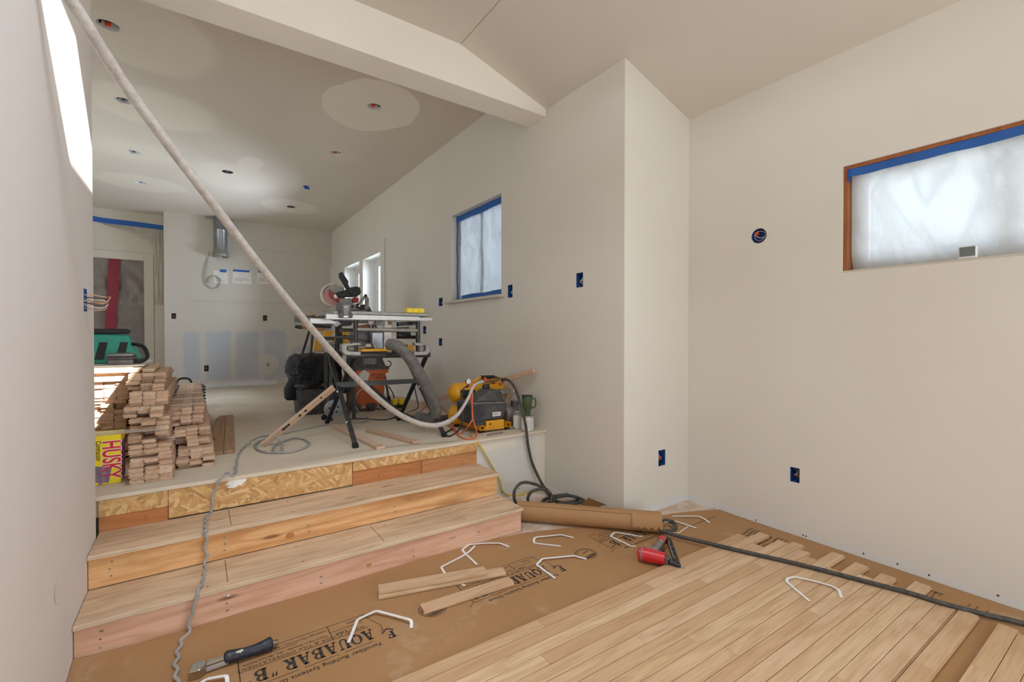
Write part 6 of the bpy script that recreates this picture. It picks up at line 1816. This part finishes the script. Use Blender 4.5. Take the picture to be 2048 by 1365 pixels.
og = [on_y(946, 764, 3.10), on_y(945, 800, 2.965), on_y(945, 835, 2.955), on_y(952, 858, 2.945), on_f(953, 870, 0.006), on_f(948, 877, 0.006), on_f(930, 878, 0.006), on_f(915, 870, 0.006), on_f(898, 852, 0.006), on_f(880, 848, 0.006)]
tag(MB().tube(spline(og, 8), 0.005, 8).build('electric_cable', M['orange_cord'], smooth=True), 'orange cord hanging down the front of the compressor and looping on the platform', 'cord')
og = [on_f(846, 832, 0.006), on_f(842, 822, 0.006), on_f(856, 812, 0.006), on_f(880, 812, 0.03), on_f(898, 832, 0.006), on_f(880, 830, 0.006), on_f(864, 830, 0.006)]
tag(MB().tube(spline(og, 8), 0.005, 8).build('electric_cable', M['orange_cord'], smooth=True), 'orange cord curled on the floor behind the near saw leg', 'cord')
bk = [on_y(938, 770, 3.16), on_y(926, 780, 3.02), on_y(923, 800, 2.99), on_y(926, 830, 2.99), on_y(923, 850, 2.98), on_f(912, 866, 0.006), on_f(898, 873, 0.006), on_f(889, 868, 0.006), on_f(906, 858, 0.006)]
tag(MB().tube(spline(bk, 8), 0.006, 8).build('electric_cable', M['black'], smooth=True), 'black cord dropping from the compressor switch to the saw leg', 'cord')
bk = [on_f(690, 838, 0.005), on_f(730, 838, 0.005), on_f(770, 840, 0.005), on_f(800, 832, 0.005), on_f(825, 822, 0.005), on_y(836, 815, 4.0), on_y(832, 790, 3.9), on_y(828, 770, 3.8)]
tag(MB().tube(spline(bk, 8), 0.005, 8).build('electric_cable', M['black'], smooth=True), 'black cord lying under the table saw and rising by the far leg', 'cord')
bk = [on_y(777, 773, 4.8), on_y(786, 788, 4.82), on_f(790, 806, 0.05)]
tag(MB().tube(spline(bk, 8), 0.006, 8).build('electric_cable', M['black'], smooth=True), 'short black cord plugged into the yellow splitter', 'cord')
gc = [on_y(735, 776, 4.5), on_y(720, 782, 4.45), on_y(710, 800, 4.4), on_y(712, 815, 4.4), on_f(722, 832, 0.006), on_f(738, 836, 0.006), on_f(730, 843, 0.006), on_f(712, 846, 0.006), on_f(700, 842, 0.006), on_f(720, 840, 0.006)]
tag(MB().tube(spline(gc, 8), 0.006, 8).build('electric_cable', M['cable_grey'], smooth=True), 'pale grey cord looping in front of the orange vacuum', 'cord')

# ================================================================== paper roll
ra, rb = on_z(1040, 1046, 0), on_z(1322, 1071, 0); d = (rb - ra); d.z = 0; L = d.length; d.normalize()
ax = Vector((0, 0, 0.0635)); back = Vector((-d.y, d.x, 0)); back = back if back.y > 0 else -back
ra = ra + back * 0.035; rb = rb + back * 0.035
t = thing('paper_roll', 'roll of brown kraft underlay lying against the foot of the steps', 'paper roll', (ra + rb) / 2)
n = 40; mb = MB(); v = []; ring = 3 * n + 8
for p in (ra - d * 0.02, rb):
    for i in range(ring):
        a = -2 * pi * i / n; q = 0.0625 - 0.011 * i / ring
        v.append(p + Vector((0, 0, 0.0635)) + back * (q * cos(a + 2.2)) + Vector((0, 0, q * sin(a + 2.2))))
mb.add(v, [[i, i + 1, ring + i + 1, ring + i] for i in range(ring - 1)])
mb.build('roll', M['kraft_roll'], t, True, recalc=False)
mb = MB().tube([ra + ax + d * 0.01, rb + ax - d * 0.006], 0.0505, 28); mb.build('inner_layers', M['kraft'], t, True)
mb = MB().tube([rb + ax - d * 0.02, rb + ax - d * 0.004], 0.03, 20); mb.build('core', M['oak_dusty'], t, True)
# torn outer flap near the open end
mb = MB(); v = []; nu, nv = 14, 10
for i in range(nu + 1):
    for j in range(nv + 1):
        s_ = L - 0.17 + 0.175 * i / nu; a = 1.75 + 1.75 * j / nv
        ragged = 0.10 * sin(i * 1.9) + 0.05 * sin(i * 4.1)
        a = 1.75 + (1.6 + ragged) * j / nv
        q = 0.0645 + 0.0045 * abs(sin(i * 1.1 + j * 0.3)) * (j / nv) + (0.008 * (j / nv) ** 4) * abs(sin(i * 1.3))
        v.append(ra + d * s_ + ax + back * (q * cos(a)) + Vector((0, 0, q * sin(a))))
mb.add(v, [[i * (nv + 1) + j, (i + 1) * (nv + 1) + j, (i + 1) * (nv + 1) + j + 1, i * (nv + 1) + j + 1] for i in range(nu) for j in range(nv)])
mb.build('torn_flap', M['kraft_roll'], t, True, recalc=False)
a, b, c, e = on_z(1166, 1010, 0.012), on_z(1178, 1000, 0.02), on_y(1180, 997, 2.18), on_z(1230, 1021, 0.01)
pp = [on_z(1160, 1012, 0.004), on_y(1177, 996, 2.25), on_y(1228, 1017, 2.1), on_z(1245, 1030, 0.004)]
mb = MB().sheet(lambda i, j: (pp[0].lerp(pp[3], i)).lerp(pp[1].lerp(pp[2], i), j) + Vector((0, 0, 0.01 * sin(pi * j) * sin(3 * i))), 10, 5)
tag(mb.build('paper_scrap', M['kraft'], smooth=True), 'curled scrap of brown paper standing behind the paper roll at the wall corner', 'paper')

# ================================================================== loose boards on the paper
def loose(pl, pr, lift, label, L=None, far=None):
    a, b = on_z(*pl, lift), on_z(*pr, lift); d = (b - a); d.z = 0; ln = L or d.length; d.normalize(); nn = Vector((-d.y, d.x, 0)); nn = nn if nn.y > 0 else -nn
    c = a + d * ln / 2 + nn * 0.0287; c.z = lift
    o = plank('floorboard', 'oak', round(ln, 2), c, math.atan2(d.y, d.x) - pi / 2); return tag(o, label, 'floorboard')


loose((757, 1201), (1012, 1153), 0.002, 'lower floorboard of the stacked pair on the kraft paper')
loose((757, 1191), (975, 1152), 0.0212, 'upper floorboard of the stacked pair on the kraft paper, set back from the far end')
loose((848, 1231), (1028, 1172), 0.002, 'single pale floorboard lying over a round stamp on the kraft paper')

# ================================================================== white strapping offcuts
straps = [
    ('white strapping offcut bent like a roof over the AQUABAR print, in front of the steps', [(697, 1286, .003), (715, 1240, .004), (752, 1222, .016), (790, 1232, .014), (820, 1240, .018), (823, 1243, .012), (823, 1257, .003)], 0.003),
    ('white strapping offcut at the photo edge below the hammer tacker', [(385, 1380, .003), (412, 1359, .012), (450, 1352, .016), (454, 1354, .012), (455, 1372, .003)], 0.003),
    ('white strapping offcut arched beside the lower step, crossing another strap', [(1018, 1094, .003), (1000, 1087, .010), (970, 1087, .012), (938, 1090, .012), (924, 1100, .006), (930, 1107, .004), (954, 1130, .002)], 0.003),
    ('white strapping offcut running under the stacked pair of boards', [(950, 1092, .010), (940, 1103, .009), (925, 1113, .006), (882, 1135, .003), (890, 1148, .002), (905, 1160, .001), (930, 1172, .001)], 0.002),
    ('white strapping offcut bent into a narrow hook between roll and boards', [(1147, 1076, .003), (1122, 1070, .008), (1072, 1075, .012), (1068, 1078, .010), (1068, 1087, .003), (1122, 1093, .002)], 0.002),
    ('white strapping offcut lying across the AQUABAR print near the round stamp', [(1173, 1119, .003), (1148, 1112, .010), (1085, 1118, .010), (1073, 1130, .004), (1110, 1157, .002)], 0.002),
    ('white strapping offcut between the paper roll and the red nailer', [(1285, 1074, .002), (1230, 1065, .004), (1221, 1073, .003), (1262, 1093, .002), (1272, 1093, .002)], 0.002),
    ('straight white strapping offcut near the room corner', [(1345, 1033, .006), (1397, 1033, .008), (1408, 1038, .004), (1419, 1046, .002)], 0.002),
    ('white strapping offcut lying on the black hose loop', [(1328, 1045, .004), (1352, 1043, .010), (1393, 1057, .002)], 0.002),
    ('thin twisted white strapping offcut beside the hose loop', [(1340, 1064, .002), (1357, 1067, .003), (1376, 1054, .002)], 0.002),
    ('white strapping offcut lying on the new floorboards', [(1619, 1203, .0205), (1574, 1165, .0215), (1574, 1158, .026), (1588, 1154, .028), (1630, 1163, .026), (1665, 1173, .026), (1678, 1181, .024), (1683, 1196, .0205)], 0.002)]
for lab, pts, _ in straps:
    w_ = 0.006 if lab.startswith('thin') else 0.0125
    P = [on_z(x, y, z + 0.0022) for x, y, z in pts]
    Q = [P[0]]
    for a, b, c in zip(P, P[1:], P[2:]):
        Q += [b.lerp(a, min(0.4, 0.006 / (a - b).length)), b.lerp(c, min(0.4, 0.006 / (c - b).length))]
    Q.append(P[-1])
    tag(MB().ribbon(Q, w_, 0.0012).build('strapping', M['white_strap']), lab, 'strapping')

# ================================================================== hammer tacker
def at(px, py, z):
    return on_z(px, py, z)


p_h, p_s, p_g0, p_g1, p_t = at(392, 1340, .022), at(405, 1326, .024), at(446, 1314, .026), at(541, 1290, .028), at(553, 1286, .024)
t = thing('hammer_tacker', 'chrome hammer tacker with dark rubber grip lying on the kraft paper', 'stapler', Vector(((p_h.x + p_t.x) / 2, (p_h.y + p_t.y) / 2, 0.002)))
ux = (p_t - p_h); ux.z = 0; ux.normalize(); uy = Vector((-ux.y, ux.x, 0))
TM = Matrix((ux, uy, Vector((0, 0, 1)))).transposed().to_4x4(); TM.translation = Vector((p_h.x, p_h.y, 0.002))
Lh = (p_t - p_h).length
mb = MB().prism([(-0.022, -0.024), (0.012, -0.028), (0.030, -0.012), (0.034, 0.012), (0.004, 0.030), (-0.016, 0.012)], 0.0, 0.034, TM)
o = bevel(mb.build('head', M['chrome'], t), 0.004)
s0 = Lh * 0.06
MB().bar(TM @ Vector((0.012, 0.006, 0.017)), TM @ Vector((Lh * 0.40, 0.006, 0.019)), 0.026, 0.026, 0.004).build('shaft', M['chrome'], t)
MB().bar(TM @ Vector((0.030, -0.0095, 0.012)), TM @ Vector((Lh * 0.38, -0.0095, 0.014)), 0.004, 0.014, 0.001).build('magazine', M['alu'], t)
gp = [TM @ Vector((Lh * q, 0.005 + 0.006 * sin(q * 7), 0.022)) for q in (0.33, 0.36, 0.45, 0.58, 0.72, 0.86, 0.92, 0.94)]
MB().tube(gp, [0.016, 0.0225, 0.021, 0.0185, 0.019, 0.0225, 0.025, 0.02], 16).build('grip', M['navy_rubber'], t, True)
mb = MB()
for q in (0.62, 0.68, 0.74):
    c = TM @ Vector((Lh * q, 0.002 - 0.012, 0.0345)); mb.bar(c, c + uy * 0.012 + Vector((0, 0, 0.005)), 0.002, 0.002)
mb.build('grip_rib', M['cable_grey'], t)
mb = MB()
for q in (0.40, 0.84):
    c = TM @ Vector((Lh * q, -0.009, 0.036)); mb.lathe([(0.0045, 0), (0.004, 0.004)], 10, Matrix.Translation(c))
mb.build('rivet', M['steel'], t)
c = TM @ Vector((Lh * 0.52, -0.006, 0.0375)); n = 14
MB().prism([(0.011 * (1 + 0.4 * sin(3.1 * i)) * cos(2 * pi * i / n), 0.010 * (1 + 0.4 * cos(2.3 * i)) * sin(2 * pi * i / n)) for i in range(n)], 0, 0.003, Matrix.Translation(c)).build('paint_splash', M['paper'], t)
MB().bar(TM @ Vector((Lh * 0.93, 0.004, 0.02)), TM @ Vector((Lh * 1.02, 0.004, 0.018)), 0.022, 0.02, 0.003).build('end_latch', M['chrome'], t)
mb = MB()
for x, y in ((0.0, -0.012), (0.018, 0.0)):
    mb.lathe([(0.004, 0.034), (0.003, 0.037)], 10, TM @ Matrix.Translation((x, y, 0)))
mb.build('head_rivet', M['steel'], t)

# ================================================================== red nailer
b0, b1 = at(1277, 1107, .040), at(1331, 1119, .040)
nose0, nose1 = at(1338, 1124, .036), at(1361, 1134, .024)
h1 = at(1324, 1082, .040); mg0, mg1 = at(1338, 1082, .038), at(1355, 1130, .030)
t = thing('nail_gun', 'red and black nail gun lying at the edge of the new floorboards', 'nailer', Vector(((b0.x + nose1.x) / 2, (b0.y + nose1.y) / 2, 0.002)))
dd = (b1 - b0).normalized()
MB().tube([b0, b0 + dd * 0.006, b0 + dd * 0.03, b0.lerp(b1, 0.6), b1], [0.026, 0.035, 0.037, 0.0345, 0.030], 24).build('barrel', M['red'], t, True)
MB().tube([b0 + dd * 0.018, b0 + dd * 0.026], [0.0378, 0.0378], 24).build('barrel_ring', M['grey_plastic'], t, True)
MB().tube([b0 - dd * 0.003, b0 + dd * 0.002], [0.02, 0.027], 20).build('exhaust_cap', M['red'], t, True)
hb = b0.lerp(b1, 0.45)
MB().tube([hb, hb.lerp(h1, 0.35), hb.lerp(h1, 0.75), h1], [0.024, 0.020, 0.019, 0.021], 14).build('handle', M['grey_plastic'], t, True)
e1 = (h1 - hb).normalized()
MB().tube([h1 - e1 * 0.02, h1 + e1 * 0.012, h1 + e1 * 0.02], [0.0235, 0.025, 0.018], 14).build('handle_end', M['red'], t, True)
MB().tube([h1 + e1 * 0.018, h1 + e1 * 0.045], 0.009, 10).build('air_fitting', M['brass'], t, True)
o = MB().bar(mg0, mg1, 0.024, 0.034, 0.004).build('magazine', M['black'], t)
mb = MB()
for q in (0.3, 0.5, 0.7):
    c = mg0.lerp(mg1, q) + Vector((0, 0, 0.018)); mb.lathe([(0.007, -0.002), (0.006, 0.0012)], 12, Matrix.Translation(c))
mb.build('magazine_slot', M['rubber'], o)
MB().bar(mg0.lerp(mg1, 0.1) + Vector((-0.016, 0, 0.012)), mg0.lerp(mg1, 0.85) + Vector((-0.016, 0, 0.010)), 0.004, 0.01).build('nail_rail', M['steel'], t)
MB().bar(h1 + Vector((0.0, 0, 0)), mg0 + Vector((0.012, 0, 0)), 0.03, 0.03, 0.004).build('magazine_bracket', M['black'], t)
MB().bar(b1 - dd * 0.006, nose0, 0.040, 0.044, 0.008).build('driver_head', M['dark_grey'], t)
MB().bar(nose0, nose1, 0.022, 0.024, 0.005).build('nose', M['black'], t)
dn = (nose1 - nose0).normalized()
MB().bar(nose1, nose1 + dn * 0.02, 0.010, 0.012, 0.002).build('contact_tip', M['steel'], t)
MB().tube([hb.lerp(h1, 0.3) + Vector((0.02, -0.012, -0.004)), hb.lerp(h1, 0.4) + Vector((0.036, -0.03, -0.006))], 0.005, 8).build('trigger', M['black'], t)

# ---- drywall screws showing in the bare skirt of the wide wall and small blemishes
mb = MB()
for x, y in ((1512, 1041), (1606, 1071), (1612, 1073), (1727, 1108), (1795, 1129), (1858, 1151), (1996, 1192), (1428, 1018), (1372, 1000)):
    p = on_x(x, y, XR); mb.lathe([(0.005, -0.001), (0.0045, 0.0012)], 10, Matrix.Translation(p) @ Matrix.Rotation(-pi / 2, 4, 'Y'))
for x, y in ((1003, 985), (1038, 978)):
    p = on_y(x, y, Y3 + 0.008); mb.lathe([(0.005, -0.001), (0.0045, 0.0012)], 10, Matrix.Translation(p) @ Matrix.Rotation(pi / 2, 4, 'X'))
o = mb.build('drywall_screw', M['seam'], bpy.data.objects['wall_right']); o['kind'] = 'stuff'
